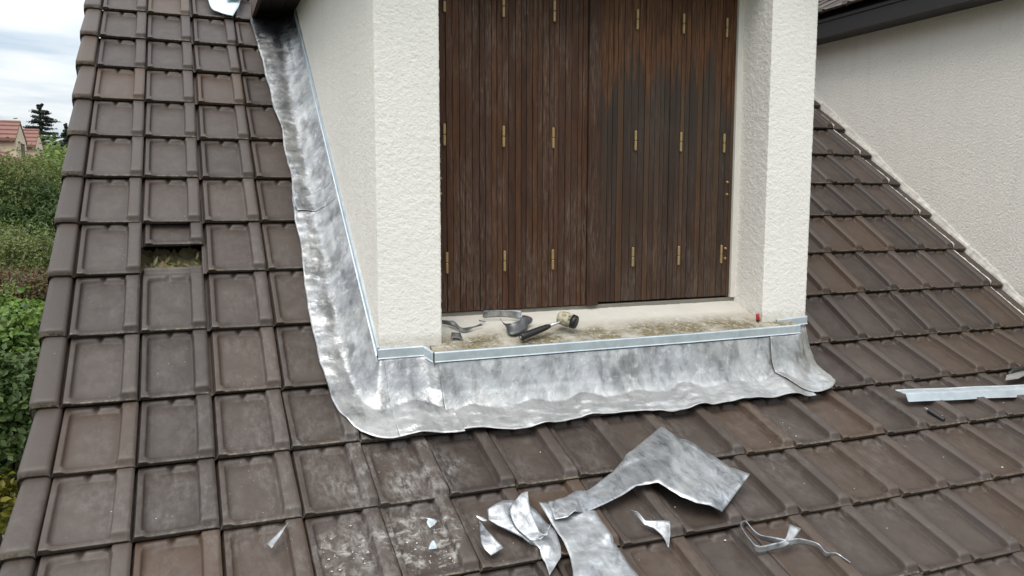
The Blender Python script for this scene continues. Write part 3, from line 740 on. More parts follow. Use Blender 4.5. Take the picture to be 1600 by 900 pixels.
# ------------------------------------------------------------------ adjoining house on the right
nb = empty('adjoining_house', (XWALL+2, -1.0, GROUND), label='taller pale rendered house wall at right with dark eave above the brown roof', cat='house')
def nwall():
    y0, y1, z0, z1 = -3.9, 3.0, GROUND, .275
    mb = MB(); mb.box((XWALL, y0, z0), (XWALL+4, y1, z1)); P(mb.build('wall', M['nwall']), nb)
    o = mb = MB(); mb.box((5.215, y0-.2, .262), (XWALL-.002, y1, .279)); P(mb.build('soffit', M['gdark']), nb)
    mb = MB(); mb.box((5.195, y0-.2, .258), (5.213, y1, .385)); mb.box((5.187, y0-.2, .372), (5.1948, y1, .398)); P(mb.build('fascia', M['gdark'], bevel=.004), nb)
    sl = math.radians(30); mb = MB()
    mb.prism([(5.19, y0-.2, .372), (9.4, y0-.2, .372+4.21*math.tan(sl)), (9.4, y0-.2, .40+4.21*math.tan(sl)), (5.19, y0-.2, .40)], (0, y1-y0+.2, 0)); rf = P(mb.build('roof', M['under']), nb)
    yd = Vector((math.cos(sl), 0, math.sin(sl))); xd = Vector((0, -1, 0)); zd = xd.cross(yd)
    inv = parent_world(rf).inverted()
    for r in range(3):
        for c in range(20):
            o = bpy.data.objects.new('roof_tile', TILE); COL.objects.link(o); o.parent = rf; o.matrix_parent_inverse = inv
            loc = Vector((5.135, 2.0-c*W, .440))+yd*(r*H)+zd*random.gauss(.002, .002)
            o.matrix_basis = Matrix.Translation(loc) @ Matrix((xd, yd, zd)).transposed().to_4x4() @ Matrix.Rotation(random.gauss(0, .006), 4, 'Z')
nwall()
def fillets():
    # ragged mortar fillet along the wall, and the white bead along the last tiles
    V, F = [], []; n = 420; k = 6
    for i in range(n+1):
        v = .2+9.8*i/n; p = roof_pt(0, v); fr = math.ceil(v)-v; st = -TILT*fr
        q = (v*.35, 0, 0); w = .014+.008*nz(q, 8, 3)+.009*nz(q, 41, 7); hh = .026+.012*nz(q, 7, 11)+.010*nz(q, 39, 13)
        c, s = math.cos(TH), math.sin(TH)
        for j, (dx, dh) in enumerate(((-w, -.01), (-w*.97, .008+.004*nz(q, 60, 5)), (-w*.6, .016+.006*nz(q, 40, 2)), (-w*.28, hh*.55), (-.004, hh), (.012, hh+.004))):
            h_ = st*(.8 if j < 3 else .2)+dh
            V.append((XWALL+dx, p.y-s*h_, p.z+c*h_))
    for i in range(n):
        for j in range(k-1): F.append((i*k+j, i*k+j+1, (i+1)*k+j+1, (i+1)*k+j))
    o = P(mesh_obj('mortar_fillet', V, F, M['mortar'], smooth=True), nb); o['label'] = 'ragged off-white mortar sealing the roof to the wall'
    for r in range(1, 11):
        mb = MB(); pts, rd = [], []
        a, b = roof_pt(21*W, r), roof_pt(21*W, r-1); yd = (b-a).normalized(); zd = Vector((1, 0, 0)).cross(yd)
        for i in range(22):
            t = i/21; q = (r*3.1, t*2, 0)
            if i == 0: pts.append(a+yd*.0-zd*.012+Vector((.004, -.004, 0))); rd.append(.004); continue
            pts.append(a+yd*(t*H*.97)+zd*(.024-TILT*t+.002*nz(q, 6))+Vector((.000+.003*nz(q, 5, 3), 0, 0))); rd.append(max(.0018, .0050+.0040*nz(q, 9, 5)))
        mb.tube(pts, rd, 6); P(mb.build('mortar_bead', M['bead'], smooth=True), nb)
fillets()

# ------------------------------------------------------------------ loose things on the roof
def offcut(name, st, label, sill=False, sub=5, nt=8, wr=.004, seed=0., cat='offcut', group='lead offcuts', mat=None, th=.0016, crisp=0.):
    """ribbon of sheet metal between two edges; st = ((X,Y,h),(X,Y,h)) on the tiles, or full XYZ on the sill"""
    A = []
    for a, b in st:
        A.append((Vector(a) if sill else on_tiles(*a), Vector(b) if sill else on_tiles(*b)))
    n = len(A); V, F = [], []; m = nt+1; rows = 0
    for i in range(n-1):
        for k in range(sub+(1 if i == n-2 else 0)):
            t = k/sub; e = []
            for s in (0, 1):
                p0, p1, p2, p3 = A[max(i-1, 0)][s], A[i][s], A[i+1][s], A[min(i+2, n-1)][s]
                e.append((.5*((2*p1)+(p2-p0)*t+(2*p0-5*p1+4*p2-p3)*t*t+(3*p1-p0-3*p2+p3)*t**3)).lerp(p1.lerp(p2, t), crisp))
            wd = (e[1]-e[0]).length
            for j in range(m):
                u = j/nt; p = e[0].lerp(e[1], u); q = (p.x, p.y, p.z)
                h = wr*(nz(q, 14, seed)+.5*nz(q, 35, seed+3))*min(1, wd/.04)
                zmin = (-9 if sill else roof_z(p.y)+tile_top(p.x, roof_v(p.y))/math.cos(TH-BEND)+.006)
                p = p+Vector((0, -.35, .93))*h
                if p.z < zmin: p.z = zmin
                V.append(p)
            rows += 1
    for i in range(rows-1):
        for j in range(nt): F.append((i*m+j, i*m+j+1, (i+1)*m+j+1, (i+1)*m+j))
    org = V[len(V)//2].copy()
    o = mesh_obj(name, V, F, mat or M['offcut'], smooth=True, origin=org, label=label, cat=cat, group=group)
    md = o.modifiers.new('t', 'SOLIDIFY'); md.thickness = th; md.offset = 1; return o
big=[((1.814,-2.95,0.03),(1.803,-3.029,0.03)),((1.871,-2.959,0.045),(1.846,-3.039,0.04)),((1.931,-2.929,0.035),(1.876,-3.03,0.05)),((1.985,-2.924,0.03),(1.918,-3.015,0.028)),((2.115,-2.858,0.028),(2.033,-2.994,0.03)),((2.237,-2.771,0.025),(2.157,-2.958,0.04)),((2.345,-2.71,0.025),(2.199,-2.963,0.05)),((2.451,-2.657,0.03),(2.24,-2.976,0.06)),((2.48,-2.73,0.03),(2.258,-3.025,0.065)),((2.52,-2.754,0.03),(2.284,-3.055,0.06)),((2.557,-2.832,0.03),(2.324,-3.09,0.06)),((2.596,-2.918,0.035),(2.368,-3.111,0.06)),((2.625,-3.003,0.06),(2.413,-3.124,0.04))]
bsh=[((1.78,-2.944,0.035),(1.966,-3.011,0.028)),((1.782,-2.977,0.03),(1.964,-3.038,0.024)),((1.789,-3.024,0.024),(1.964,-3.074,0.022)),((1.797,-3.11,0.022),(1.966,-3.135,0.022)),((1.793,-3.17,0.022),(1.97,-3.189,0.022)),((1.776,-3.226,0.022),(1.976,-3.259,0.022)),((1.751,-3.285,0.022),(1.987,-3.335,0.022))]
C1=[((1.593,-2.941,0.03),(1.584,-2.977,0.022)),((1.625,-2.938,0.045),(1.607,-3.007,0.022)),((1.655,-2.933,0.05),(1.637,-3.035,0.022)),((1.704,-2.944,0.05),(1.669,-3.068,0.022)),((1.746,-2.978,0.04),(1.688,-3.106,0.022)),((1.77,-3.023,0.03),(1.698,-3.143,0.022)),((1.787,-3.063,0.022),(1.702,-3.177,0.022)),((1.781,-3.124,0.022),(1.698,-3.21,0.022)),((1.764,-3.164,0.022),(1.695,-3.225,0.022))]
C2=[((1.73,-2.968,0.1),(1.708,-2.965,0.09)),((1.721,-2.995,0.09),(1.667,-2.98,0.07)),((1.715,-3.028,0.08),(1.651,-2.991,0.06)),((1.714,-3.062,0.07),(1.649,-3.025,0.05)),((1.716,-3.1,0.06),(1.665,-3.07,0.04)),((1.741,-3.114,0.06),(1.687,-3.099,0.035)),((1.755,-3.103,0.09),(1.719,-3.112,0.04))]
D=[((1.549,-2.983,0.03),(1.552,-2.98,0.022)),((1.558,-3.038,0.04),(1.537,-3.023,0.022)),((1.572,-3.078,0.04),(1.526,-3.065,0.022)),((1.584,-3.096,0.035),(1.528,-3.091,0.022)),((1.592,-3.099,0.025),(1.541,-3.115,0.022))]
E_=[((2.091,-3.036,0.03),(2.097,-3.036,0.022)),((2.11,-3.055,0.035),(2.106,-3.055,0.022)),((2.12,-3.09,0.03),(2.111,-3.098,0.022)),((2.154,-3.103,0.035),(2.134,-3.116,0.022)),((2.198,-3.122,0.04),(2.147,-3.15,0.022)),((2.174,-3.164,0.035),(2.147,-3.175,0.022)),((2.143,-3.204,0.022),(2.141,-3.2,0.022))]
F_=[((2.623,-3.229,0.05),(2.654,-3.254,0.05)),((2.564,-3.278,0.045),(2.575,-3.287,0.03)),((2.509,-3.286,0.045),(2.514,-3.287,0.022)),((2.44,-3.29,0.05),(2.443,-3.288,0.022)),((2.429,-3.258,0.05),(2.442,-3.251,0.022)),((2.436,-3.198,0.05),(2.46,-3.185,0.022)),((2.463,-3.189,0.055),(2.48,-3.176,0.03)),((2.471,-3.222,0.05),(2.477,-3.215,0.03)),((2.483,-3.25,0.05),(2.489,-3.236,0.025)),((2.519,-3.265,0.05),(2.524,-3.261,0.025)),((2.569,-3.279,0.045),(2.567,-3.282,0.022)),((2.623,-3.287,0.045),(2.626,-3.285,0.022)),((2.676,-3.313,0.04),(2.677,-3.31,0.022)),((2.679,-3.351,0.04),(2.68,-3.348,0.022)),((2.718,-3.356,0.035),(2.719,-3.356,0.022)),((2.737,-3.384,0.03),(2.73,-3.385,0.022)),((2.738,-3.402,0.025),(2.735,-3.403,0.022))]
G_=[((0.951,-2.868,0.03),(0.949,-2.862,0.022)),((0.93,-2.902,0.028),(0.914,-2.9,0.022)),((0.889,-2.959,0.025),(0.876,-2.935,0.022))]
K1=[((1.379,-2.928,0.025),(1.39,-2.932,0.022)),((1.414,-2.944,0.022),(1.379,-2.946,0.022)),((1.396,-2.963,0.022),(1.383,-2.97,0.022))]
K2=[((1.381,-3.026,0.025),(1.375,-3.022,0.022)),((1.386,-3.045,0.022),(1.361,-3.04,0.022)),((1.38,-3.054,0.022),(1.355,-3.052,0.022))]
K3=[((1.548,-2.95,0.025),(1.549,-2.956,0.022)),((1.566,-2.963,0.025),(1.559,-2.972,0.022)),((1.58,-2.976,0.022),(1.572,-2.979,0.022))]
offcut('lead_offcut', [tuple((p[0], p[1], p[2]+.004) for p in s) for s in big], 'largest bent sheet of grey lead, broad at its right end', nt=14, wr=.006, seed=2, crisp=.85)
offcut('lead_offcut', bsh, 'smooth lead sheet running off the bottom edge under the narrow neck of the largest sheet', nt=14, wr=.005, seed=6, crisp=.8)
c = offcut('lead_offcut', C1, 'crumpled leaf-shaped lead scrap with a folded flap, left of the smooth sheet', nt=10, wr=.006, seed=9, crisp=.8)
f = offcut('folded_flap', C2, None, nt=10, wr=.010, seed=12, crisp=.7, cat=None, group=None); 
f.parent = c; f.matrix_parent_inverse = Matrix.Translation(c.location).inverted()
offcut('lead_offcut', D, 'small pointed leaf-like lead scrap lying left of the crumpled one', nt=8, wr=.006, seed=15, crisp=.8)
offcut('lead_offcut', E_, 'small twisted lead scrap on the tile below the largest sheet', nt=6, wr=.003, seed=18, crisp=.8)
offcut('lead_ribbon', F_, 'thin curled lead ribbon looped on the tiles at lower right', nt=4, wr=.002, seed=21, cat='ribbon')
offcut('lead_offcut', G_, 'bright thin pointed sliver alone on a lower left tile', nt=4, wr=.001, seed=24, crisp=.8)
offcut('zinc_chip', K1, 'pale blue metal chip at the top of the dusty tile', nt=4, wr=.001, mat=M['zinc'], cat='chip', group='metal chips')
offcut('zinc_chip', K2, 'pale blue metal chip in the middle of the dusty tile', nt=4, wr=.001, mat=M['zinc'], cat='chip', group='metal chips')
offcut('zinc_chip', K3, 'tiny metal chip beside the tip of the leaf-like scrap', nt=4, wr=.001, cat='chip', group='metal chips')
# mortar crumbs on the tiles
def crumbs():
    mb = MB()
    for k in range(300):
        if k < 130: X = random.gauss(1.37, .07); Y = random.gauss(-2.98, .07)
        elif k < 175: X = random.gauss(1.12, .07); Y = random.gauss(-2.98, .06)
        else: X = random.uniform(.4, 4.5); Y = random.uniform(-3.3, -2.6)
        s = random.choice((.0012, .0016, .002, .0026, .004 if k < 260 else .002)); v = roof_v(Y)
        x = X % W; r = math.ceil(v)-v
        if x > .18 or x < .03: continue
        p = Vector((X, Y, roof_z(Y)+(-TILT*r)/math.cos(TH-BEND)+s*.5)); n0 = len(mb.v)
        pts = [Vector((random.uniform(.5, 1)*a, random.uniform(.5, 1)*b, random.uniform(.3, .8)*c_)) for a, b, c_ in ((1, 0, 0), (-1, 0, 0), (0, 1, 0), (0, -1, 0), (0, 0, 1), (0, 0, -1))]
        mb.v += [p+q*s*1.6 for q in pts]
        for f in ((0, 2, 4), (2, 1, 4), (1, 3, 4), (3, 0, 4), (2, 0, 5), (1, 2, 5), (3, 1, 5), (0, 3, 5)): mb.f.append([n0+i for i in f])
    mb.build('mortar_crumbs', M['crumb'], label='pale mortar crumbs scattered over the lower tiles', cat='crumbs', kind='stuff')
crumbs()
# zinc angle profile
def angle():
    a = Vector((3.785, -2.648, 0)); b = Vector((4.90, -2.745, 0)); d = (b-a).normalized()
    base = roof_z(-2.66)+.044
    prof = [(.056, .030), (.053, .026), (.030, .026), (.004, .022), (.000, .026), (-.004, .020), (-.014, -.010), (-.018, -.012)]   # (up-slope y, z)
    V, F = [], []; n = 14; k = len(prof)
    for i in range(n+1):
        for j, (y, z) in enumerate(prof):
            p = a.lerp(b, i/n); e = .02*abs(y)/.04 if (i == 0 and j > 3) else 0
            V.append((p.x+e, p.y+y, roof_z(p.y)+.034+z-.012+.001*math.sin(i*1.3)))
    for i in range(n):
        for j in range(k-1): F.append((i*k+j, i*k+j+1, (i+1)*k+j+1, (i+1)*k+j))
    o = mesh_obj('zinc_angle', V, F, M['zinc'], origin=(4.3, -2.65, base), label='long bright zinc angle profile lying across the tiles at right', cat='metal profile')
    md = o.modifiers.new('t', 'SOLIDIFY'); md.thickness = .0016
angle()
def marker():
    a = on_tiles(3.862, -2.714, 0); b = on_tiles(3.878, -2.790, 0)
    for p in (a, b): p.z += .003
    d = (b-a).normalized(); o = empty('marker_pen', a.lerp(b, .5), label='short black marker stick on the tile below the zinc angle', cat='marker')
    mb = MB(); mb.tube([a, a+d*.004, b-d*.004, b], [.008, .011, .011, .009], 12); P(mb.build('barrel', M['black'], smooth=False), o)
    mb = MB(); mb.tube([a-d*.020, a-d*.010, a+d*.001], [.0012, .003, .005], 8); P(mb.build('tip', M['steel']), o)
marker()
def tool():
    c = on_tiles(4.60, -2.615, .03); o = empty('hand_tool', c, label='grey and black metal tool end behind the zinc angle, cut by the right edge', cat='tool')
    q = lambda x, y, z: c+Vector((x, y, z))
    mb = MB(); mb.prism([q(-.115, -.01, .000), q(-.055, .03, .010), q(.12, .07, .012), (q(.12, .03, .010)), q(-.02, -.012, .002)], (0, 0, .006)); P(mb.build('blade', M['steel'], bevel=.001), o)
    mb = MB(); mb.tube([q(-.02, .045, .014), q(.06, .075, .022), q(.22, .10, .028), q(.34, .11, .028)], [.008, .013, .014, .010], 10); P(mb.build('grip', M['black'], smooth=True), o)
tool()
offcut('plastic_sheet', [((.845, .62, .06), (1.085, .62, .07)), ((.852, .46, .05), (1.075, .46, .06)), ((.857, .398, .045), (1.062, .413, .055)), ((.876, .305, .04), (1.038, .320, .05)), ((.932, .262, .04), (1.000, .238, .045))],
       'pale blue-white sheet resting on the tiles beside the dormer eave', nt=8, wr=.006, seed=31, cat='sheet', group=None, mat=M['plast'], th=.003)
offcut('plastic_scrap', [((.975, .62, .09), (1.09, .62, .09)), ((.972, .42, .075), (1.08, .42, .085)), ((.972, .365, .07), (1.045, .362, .08))],
       'smaller pale piece lying on top of the blue-white sheet', nt=6, wr=.004, seed=33, cat='sheet', group=None, mat=M['plast'], th=.003)

# ------------------------------------------------------------------ things on the sill
S1=[((1.677,-2.138,-1.462),(1.68,-2.137,-1.478)),((1.703,-2.151,-1.462),(1.705,-2.151,-1.483)),((1.728,-2.154,-1.468),(1.725,-2.174,-1.491)),((1.747,-2.189,-1.49),(1.743,-2.2,-1.501)),((1.776,-2.188,-1.492),(1.77,-2.205,-1.502)),((1.811,-2.183,-1.488),(1.81,-2.184,-1.494)),((1.838,-2.176,-1.48),(1.851,-2.175,-1.489))]
S2=[((1.692,-2.228,-1.503),(1.679,-2.258,-1.52)),((1.716,-2.241,-1.503),(1.71,-2.262,-1.522)),((1.728,-2.231,-1.504),(1.729,-2.271,-1.528))]
S3=[((1.873,-2.116,-1.435),(1.871,-2.112,-1.463)),((1.886,-2.126,-1.433),(1.889,-2.108,-1.466)),((1.941,-2.13,-1.434),(1.949,-2.107,-1.466)),((2.0,-2.138,-1.437),(2.005,-2.125,-1.472)),((2.045,-2.138,-1.442),(2.038,-2.15,-1.481))]
S4=[((1.933,-2.166,-1.462),(1.939,-2.157,-1.469)),((1.94,-2.19,-1.48),(1.94,-2.19,-1.485)),((1.957,-2.217,-1.48),(1.949,-2.196,-1.498)),((1.997,-2.216,-1.474),(1.94,-2.255,-1.52)),((2.024,-2.191,-1.461),(1.976,-2.262,-1.522)),((2.034,-2.187,-1.454),(2.031,-2.23,-1.511)),((2.073,-2.182,-1.467),(2.049,-2.199,-1.498)),((2.079,-2.184,-1.478),(2.07,-2.19,-1.49))]
S5=[((1.847,-2.129,-1.471),(1.851,-2.13,-1.477)),((1.876,-2.147,-1.477),(1.865,-2.146,-1.482))]
for st, lab, sd_ in ((S1, 'twisted dark metal strip on the sill by the left reveal', 1), (S2, 'small bent square scrap on the sill near the left pier', 2), (S3, 'flat curved metal strip standing on the sill against the shutter', 3),
                (S4, 'dark crumpled scrap with sharp points on the sill left of the mallet', 4), (S5, 'tiny sliver on the sill between two scraps', 5)):
    offcut('metal_scrap', st, lab, sill=True, mat=M['dkscrap'] if sd_ != 3 else None, nt=5, wr=.003, seed=40+sd_, cat='scrap', group='metal scraps on the sill')
def mallet():
    b = Vector((1.968, -2.318, -1.525)); m_ = Vector((2.122, -2.275, -1.492)); h_ = Vector((2.195, -2.255, -1.476))
    o = empty('mallet', Vector((2.1, -2.28, -1.54)), label='mallet with black rubber grip and stained pale head lying on the sill', cat='mallet')
    d = (m_-b).normalized()
    mb = MB(); mb.tube([b, b+d*.006, b+d*.03, b+d*.10, m_-d*.02, m_], [.013, .0165, .0155, .0145, .0125, .008], 14); P(mb.build('grip', M['black'], smooth=True), o)
    mb = MB(); mb.tube([b-d*.0012, b+d*.004], [.006, .006], 10); P(mb.build('grip_end', M['steel']), o)
    mb = MB(); mb.tube([m_-d*.01, h_+(h_-m_).normalized()*.02], [.0065, .0065], 10); P(mb.build('shaft', M['steel'], smooth=True), o)
    ax = Vector((.62, -.70, -.22)).normalized(); c = h_+Vector((.020, -.002, .003))
    mb = MB(); rr = .031
    mb.tube([c-ax*.043, c-ax*.041, c-ax*.030, c, c+ax*.022], [rr*.80, rr*.93, rr, rr*1.02, rr*1.0], 18); P(mb.build('head', M['mallet'], smooth=True), o)
    mb = MB(); mb.tube([c+ax*.0225, c+ax*.038, c+ax*.042, c+ax*.0425], [rr*1.0, rr*.97, rr*.90, rr*.3], 18); P(mb.build('rubber_face', M['black'], smooth=True), o)
mallet()
def lighter():
    c = Vector((3.226, -2.272, -1.533)); o = empty('red_cap', c, label='small red cylinder standing in the right corner of the sill', cat='cap')
    u = Vector((-.06, .10, 1)).normalized()
    mb = MB(); mb.tube([c, c+u*.002, c+u*.030, c+u*.036], [.006, .0085, .0085, .006], 12); P(mb.build('body', M['red'], smooth=True), o)
    mb = MB(); mb.tube([c-u*.003, c+u*.0035], [.0075, .0092], 12); P(mb.build('dark_end', M['black']), o)
lighter()

# ------------------------------------------------------------------ background: houses, trees, shrubs to the left
CY, SY = math.cos(YAW), math.sin(YAW)
def bg(px, py, dist):
    """a spot in the garden seen left of the roof: pixel bearing, at a given distance from the viewpoint"""
    v = camo.matrix_world.to_3x3() @ Vector(((px-800)/(800*FOC), (450-py)/(800*FOC), -1))
    return CAM + v*(dist/math.hypot(v.x, v.y))
def far_house():
    xg = -4.9
    h = empty('dormer_house', (-7.5, 30, GROUND), label='cream house beyond the garden with two red-tiled gabled dormers', cat='house')
    rp = lambda X: .38-(X+4.9)*.62
    y0, y1 = 24.5, 33.0
    mb = MB(); mb.prism([(-8.6, y0, rp(-8.6)-2.0), (-6.9, y0, rp(-6.9)), (-2.4, y0, rp(-2.4)), (-2.4, y0, rp(-2.4)-.2), (-6.9, y0, rp(-6.9)-.25), (-8.6, y0, rp(-8.6)-2.2)], (0, y1-y0, 0)); rf = P(mb.build('roof', M['redtile']), h)
    for k in range(14):
        X = -6.6+.3*k; mb = MB(); mb.prism([(X, y0, rp(X)+.012), (X+.30, y0, rp(X+.30)+.05), (X+.31, y0, rp(X+.31)+.012)], (0, y1-y0+.02, 0)); P(mb.build('tile_course', M['redtile']), rf)
    mb = MB(); mb.box((-8.4, y0+.2, GROUND), (-2.9, y1-.2, rp(-2.9)-.22)); P(mb.build('wall', M['cream']), h)
    for (ya, yb) in ((27.15, 29.05), (31.0, 32.75)):
        ym = (ya+yb)/2; ez, rz, bz = 1.06, 1.66, .0
        mb = MB(); mb.prism([(xg, ya, bz), (xg, yb, bz), (xg, yb, ez), (xg, ym, rz-.03), (xg, ya, ez)], (-1.9, 0, 0)); P(mb.build('dormer', M['cream']), h); dm = h.children[-1] if False else bpy.data.objects[-1] if False else None
        mb = MB(); mb.box((xg, ym-.40, bz+.05), (xg+.03, ym+.40, 0.95)); w = P(mb.build('window', M['dkglass']), h)
        mb = MB(); mb.box((xg, ym-.47, bz), (xg+.05, ym-.402, 1.0)); mb.box((xg, ym+.402, bz), (xg+.05, ym+.47, 1.0)); mb.box((xg, ym-.47, .952), (xg+.052, ym+.47, 1.02)); P(mb.build('frame', M['cream']), w)
        dz = (rz-ez)/(ym-ya); o = None
        for s in (-1, 1):
            ye = ym+s*(ym-ya+.10); ze = rz-(ym-ya+.10)*dz
            mb = MB(); mb.prism([(xg+.02, ye, ze), (xg+.02, ym, rz), (xg+.02, ym, rz+.05), (xg+.02, ye, ze+.05)], (-2.4, 0, 0)); o = P(mb.build('dormer_roof', M['redtile']), h)
            for k in range(4):
                t0, t1 = k/4, (k+1)/4
                a = Vector((0, ye+(ym-ye)*t0, ze+(rz-ze)*t0+.052)); b = Vector((0, ye+(ym-ye)*t1, ze+(rz-ze)*t1+.052))
                mb = MB(); mb.prism([a+Vector((xg+.025, 0, .05)), b+Vector((xg+.025, 0, .0)), b+Vector((xg+.025, 0, -.004)), a+Vector((xg+.025, 0, -.004))], (-2.4, 0, 0)); P(mb.build('tile_course', M['redtile']), o)
            mb = MB(); mb.box((xg-2.3, ye-.03, ze-.05), (xg+.0, ye+.03, ze+.0)); P(mb.build('eave_board', M['gdark']), o)
        mb = MB(); mb.tube([(xg+.03, ym, rz+.05), (xg-2.3, ym, rz+.05)], [.06, .06], 8); P(mb.build('ridge_tile', M['redtile']), o)
far_house()

def leaves(n, centre, rad, size, clumps=30, spread=.28, up=.5, shell=.55, droop=0., flat=1.0, aspect=.5, csize=None):
    centre = np.array(centre); rad = np.array(rad)
    d = rng.normal(size=(clumps, 3)); d /= np.linalg.norm(d, axis=1)[:, None]
    cc = d*(shell+(1-shell)*rng.random((clumps, 1))**.7)*(.75+.4*rng.random((clumps, 1)))
    idx = rng.integers(0, clumps, n); sc = spread*(.5+1.0*rng.random(clumps))
    p = cc[idx]+rng.normal(size=(n, 3))*sc[idx][:, None]*np.array([1, 1, flat])
    pos = centre+p*rad; pos[:, 2] -= droop*np.linalg.norm(p[:, :2], axis=1)**2*rad[2]
    nrm = rng.normal(size=(n, 3))*.8+p*.9+np.array([0, 0, up]); nrm /= np.linalg.norm(nrm, axis=1)[:, None]
    a = np.cross(nrm, rng.normal(size=(n, 3))); a /= np.linalg.norm(a, axis=1)[:, None]; b = np.cross(nrm, a)
    s = size*(.6+.8*rng.random((n, 1)))
    tip = a*s; sd = b*s*aspect*.5; fold = nrm*s*.12
    v = np.stack([pos-tip*.5, pos-tip*.12+sd+fold, pos+tip*.22+sd*.8+fold, pos+tip*.55-fold, pos+tip*.22-sd*.8+fold, pos-tip*.12-sd+fold], 1).reshape(-1, 3)
    base = np.arange(n)[:, None]*6
    f = np.concatenate([base+np.array([[0, 1, 2, 3]]), base+np.array([[0, 3, 4, 5]])], 1).reshape(-1, 4)
    return v, f
def np_mesh(name, v, f, mat):
    me = bpy.data.meshes.new(name); me.vertices.add(len(v)); me.vertices.foreach_set('co', v.astype(np.float32).ravel())
    k = f.shape[1]; me.loops.add(f.size); me.loops.foreach_set('vertex_index', f.astype(np.int32).ravel())
    me.polygons.add(len(f)); me.polygons.foreach_set('loop_start', np.arange(len(f), dtype=np.int32)*k); me.polygons.foreach_set('loop_total', np.full(len(f), k, np.int32))
    me.update(calc_edges=True); me.materials.append(mat); o = bpy.data.objects.new(name, me); COL.objects.link(o); return o
def plant(name, label, cat, centre, rad, n, size, mat, trunk=.12, limbs=7, group=None, **kw):
    c = Vector(centre); root = empty(name, (c.x, c.y, GROUND), label=label, cat=cat, group=group)
    v, f = leaves(n, centre, rad, size, **kw); P(np_mesh('crown', v, f, mat), root)
    mb = MB(); base = Vector((c.x, c.y, GROUND-.05)); top = c+Vector((0, 0, rad[2]*.5)); pts = [base.lerp(top, t)+Vector((random.gauss(0, .04)*trunk*8*(t > 0), random.gauss(0, .04)*trunk*8*(t > 0), 0)) for t in (0, .25, .5, .75, 1)]
    mb.tube(pts, [trunk*1.25, trunk, trunk*.75, trunk*.5, trunk*.15], 8)
    for k in range(limbs):
        t = random.uniform(.4, .85); s = base.lerp(top, t); a = random.uniform(0, 6.28)
        e = c+Vector((math.cos(a)*rad[0]*.75, math.sin(a)*rad[1]*.75, random.uniform(-.4, .7)*rad[2])); m_ = s.lerp(e, .5)+Vector((0, 0, .1*rad[2]))
        mb.tube([s, m_, e], [trunk*.4, trunk*.25, trunk*.06], 6)
    P(mb.build('trunk', M['bark'], smooth=True), root); return root
G1 = mat_leaf('leaf_mid_green', [(0.088, 0.145, 0.030), (0.140, 0.211, 0.047), (0.194, 0.251, 0.067)])
G2 = mat_leaf('leaf_olive', [(0.104, 0.139, 0.042), (0.170, 0.200, 0.067), (0.226, 0.244, 0.096)])
G3 = mat_leaf('leaf_dark', [(0.044, 0.074, 0.020), (0.069, 0.115, 0.031), (0.108, 0.154, 0.047)])
G4 = mat_leaf('leaf_bright', [(0.074, 0.145, 0.020), (0.127, 0.228, 0.033), (0.202, 0.296, 0.057), (0.068, 0.103, 0.028)], .4, .4)
G5 = mat_leaf('leaf_dry_mixed', [(.115, .060, .030), (.150, .085, .045), (.070, .080, .025), (.095, .105, .030)])
G6 = mat_leaf('leaf_yellow', [(.150, .150, .020), (.220, .190, .025), (.100, .120, .020)])
G7 = mat_leaf('needle_blue_green', [(.020, .034, .024), (.032, .048, .034)], .1)
def tree_at(px, py, dist, rx, rz): c = bg(px, py, dist); return (c.x, c.y, c.z), (rx, rx, rz)
c, r = tree_at(118, 300, 52, 3.5, 2.4); plant('leafy_tree', 'light green leafy tree behind the roof edge, right of the cream house', 'tree', c, r, 26000, .26, G1, .22, clumps=70, spread=.17)
c, r = tree_at(40, 330, 60, 3.6, 3.4); plant('leafy_tree', 'green tree crown rising just behind the cream dormers', 'tree', c, r, 9000, .30, G1, .22, clumps=40, spread=.2)
c, r = tree_at(100, 335, 30, 2.3, 1.7); plant('leafy_tree', 'mid green tree below the cream house, against the roof edge', 'tree', c, r, 16000, .16, G1, .14, clumps=60, spread=.18)
c, r = tree_at(12, 314, 20, 1.25, .85); plant('feathery_shrub', 'tall feathery olive shrub hiding the foot of the cream house', 'shrub', c, r, 22000, .085, G2, .07, clumps=60, spread=.2, aspect=.3)
c, r = tree_at(75, 345, 19, 1.0, .85); plant('feathery_shrub', 'dense dark green bush between the feathery shrub and the roof edge', 'shrub', c, r, 16000, .085, G3, .07, clumps=40, spread=.22, aspect=.35)
c, r = tree_at(25, 408, 15, .72, .56); plant('round_bush', 'rounded fine-leaved grey-green bush above the reddish hedge', 'bush', c, r, 15000, .05, G2, .05, clumps=45, spread=.16, shell=.8)
c, r = tree_at(30, 452, 12.2, .85, .22); plant('dry_hedge', 'low reddish-brown and green hedge below the rounded bush', 'hedge', c, r, 12000, .055, G5, .04, clumps=40, spread=.25)
c, r = tree_at(62, 425, 16.5, .8, .7); plant('round_bush', 'dark shaded bush right of the rounded bush', 'bush', c, r, 9000, .07, G3, .05, clumps=30, spread=.22)
c, r = tree_at(15, 520, 9.2, .52, .40); plant('bright_shrub', 'bright green broad-leaved shrub beside the middle of the roof edge', 'shrub', c, r, 6500, .060, G4, .035, clumps=34, spread=.22, aspect=.62, up=.9)
c, r = tree_at(10, 625, 8.2, .50, .42); plant('leafy_shrub', 'dark green glossy shrub with scattered light leaves below the bright one', 'shrub', c, r, 5600, .060, G3, .03, clumps=26, spread=.26, aspect=.6, up=.8)
c, r = tree_at(40, 590, 8.8, .34, .30); plant('leafy_shrub', 'small light-leaved shrub poking up at the roof edge', 'shrub', c, r, 700, .09, G4, .02, clumps=16, spread=.3, aspect=.6, up=.9)
c, r = tree_at(25, 720, 8.6, .42, .50); plant('ivy_mass', 'dark ivy in shade low beside the roof edge', 'ivy', c, r, 5200, .07, G3, .03, clumps=26, spread=.28, aspect=.75, up=.6)
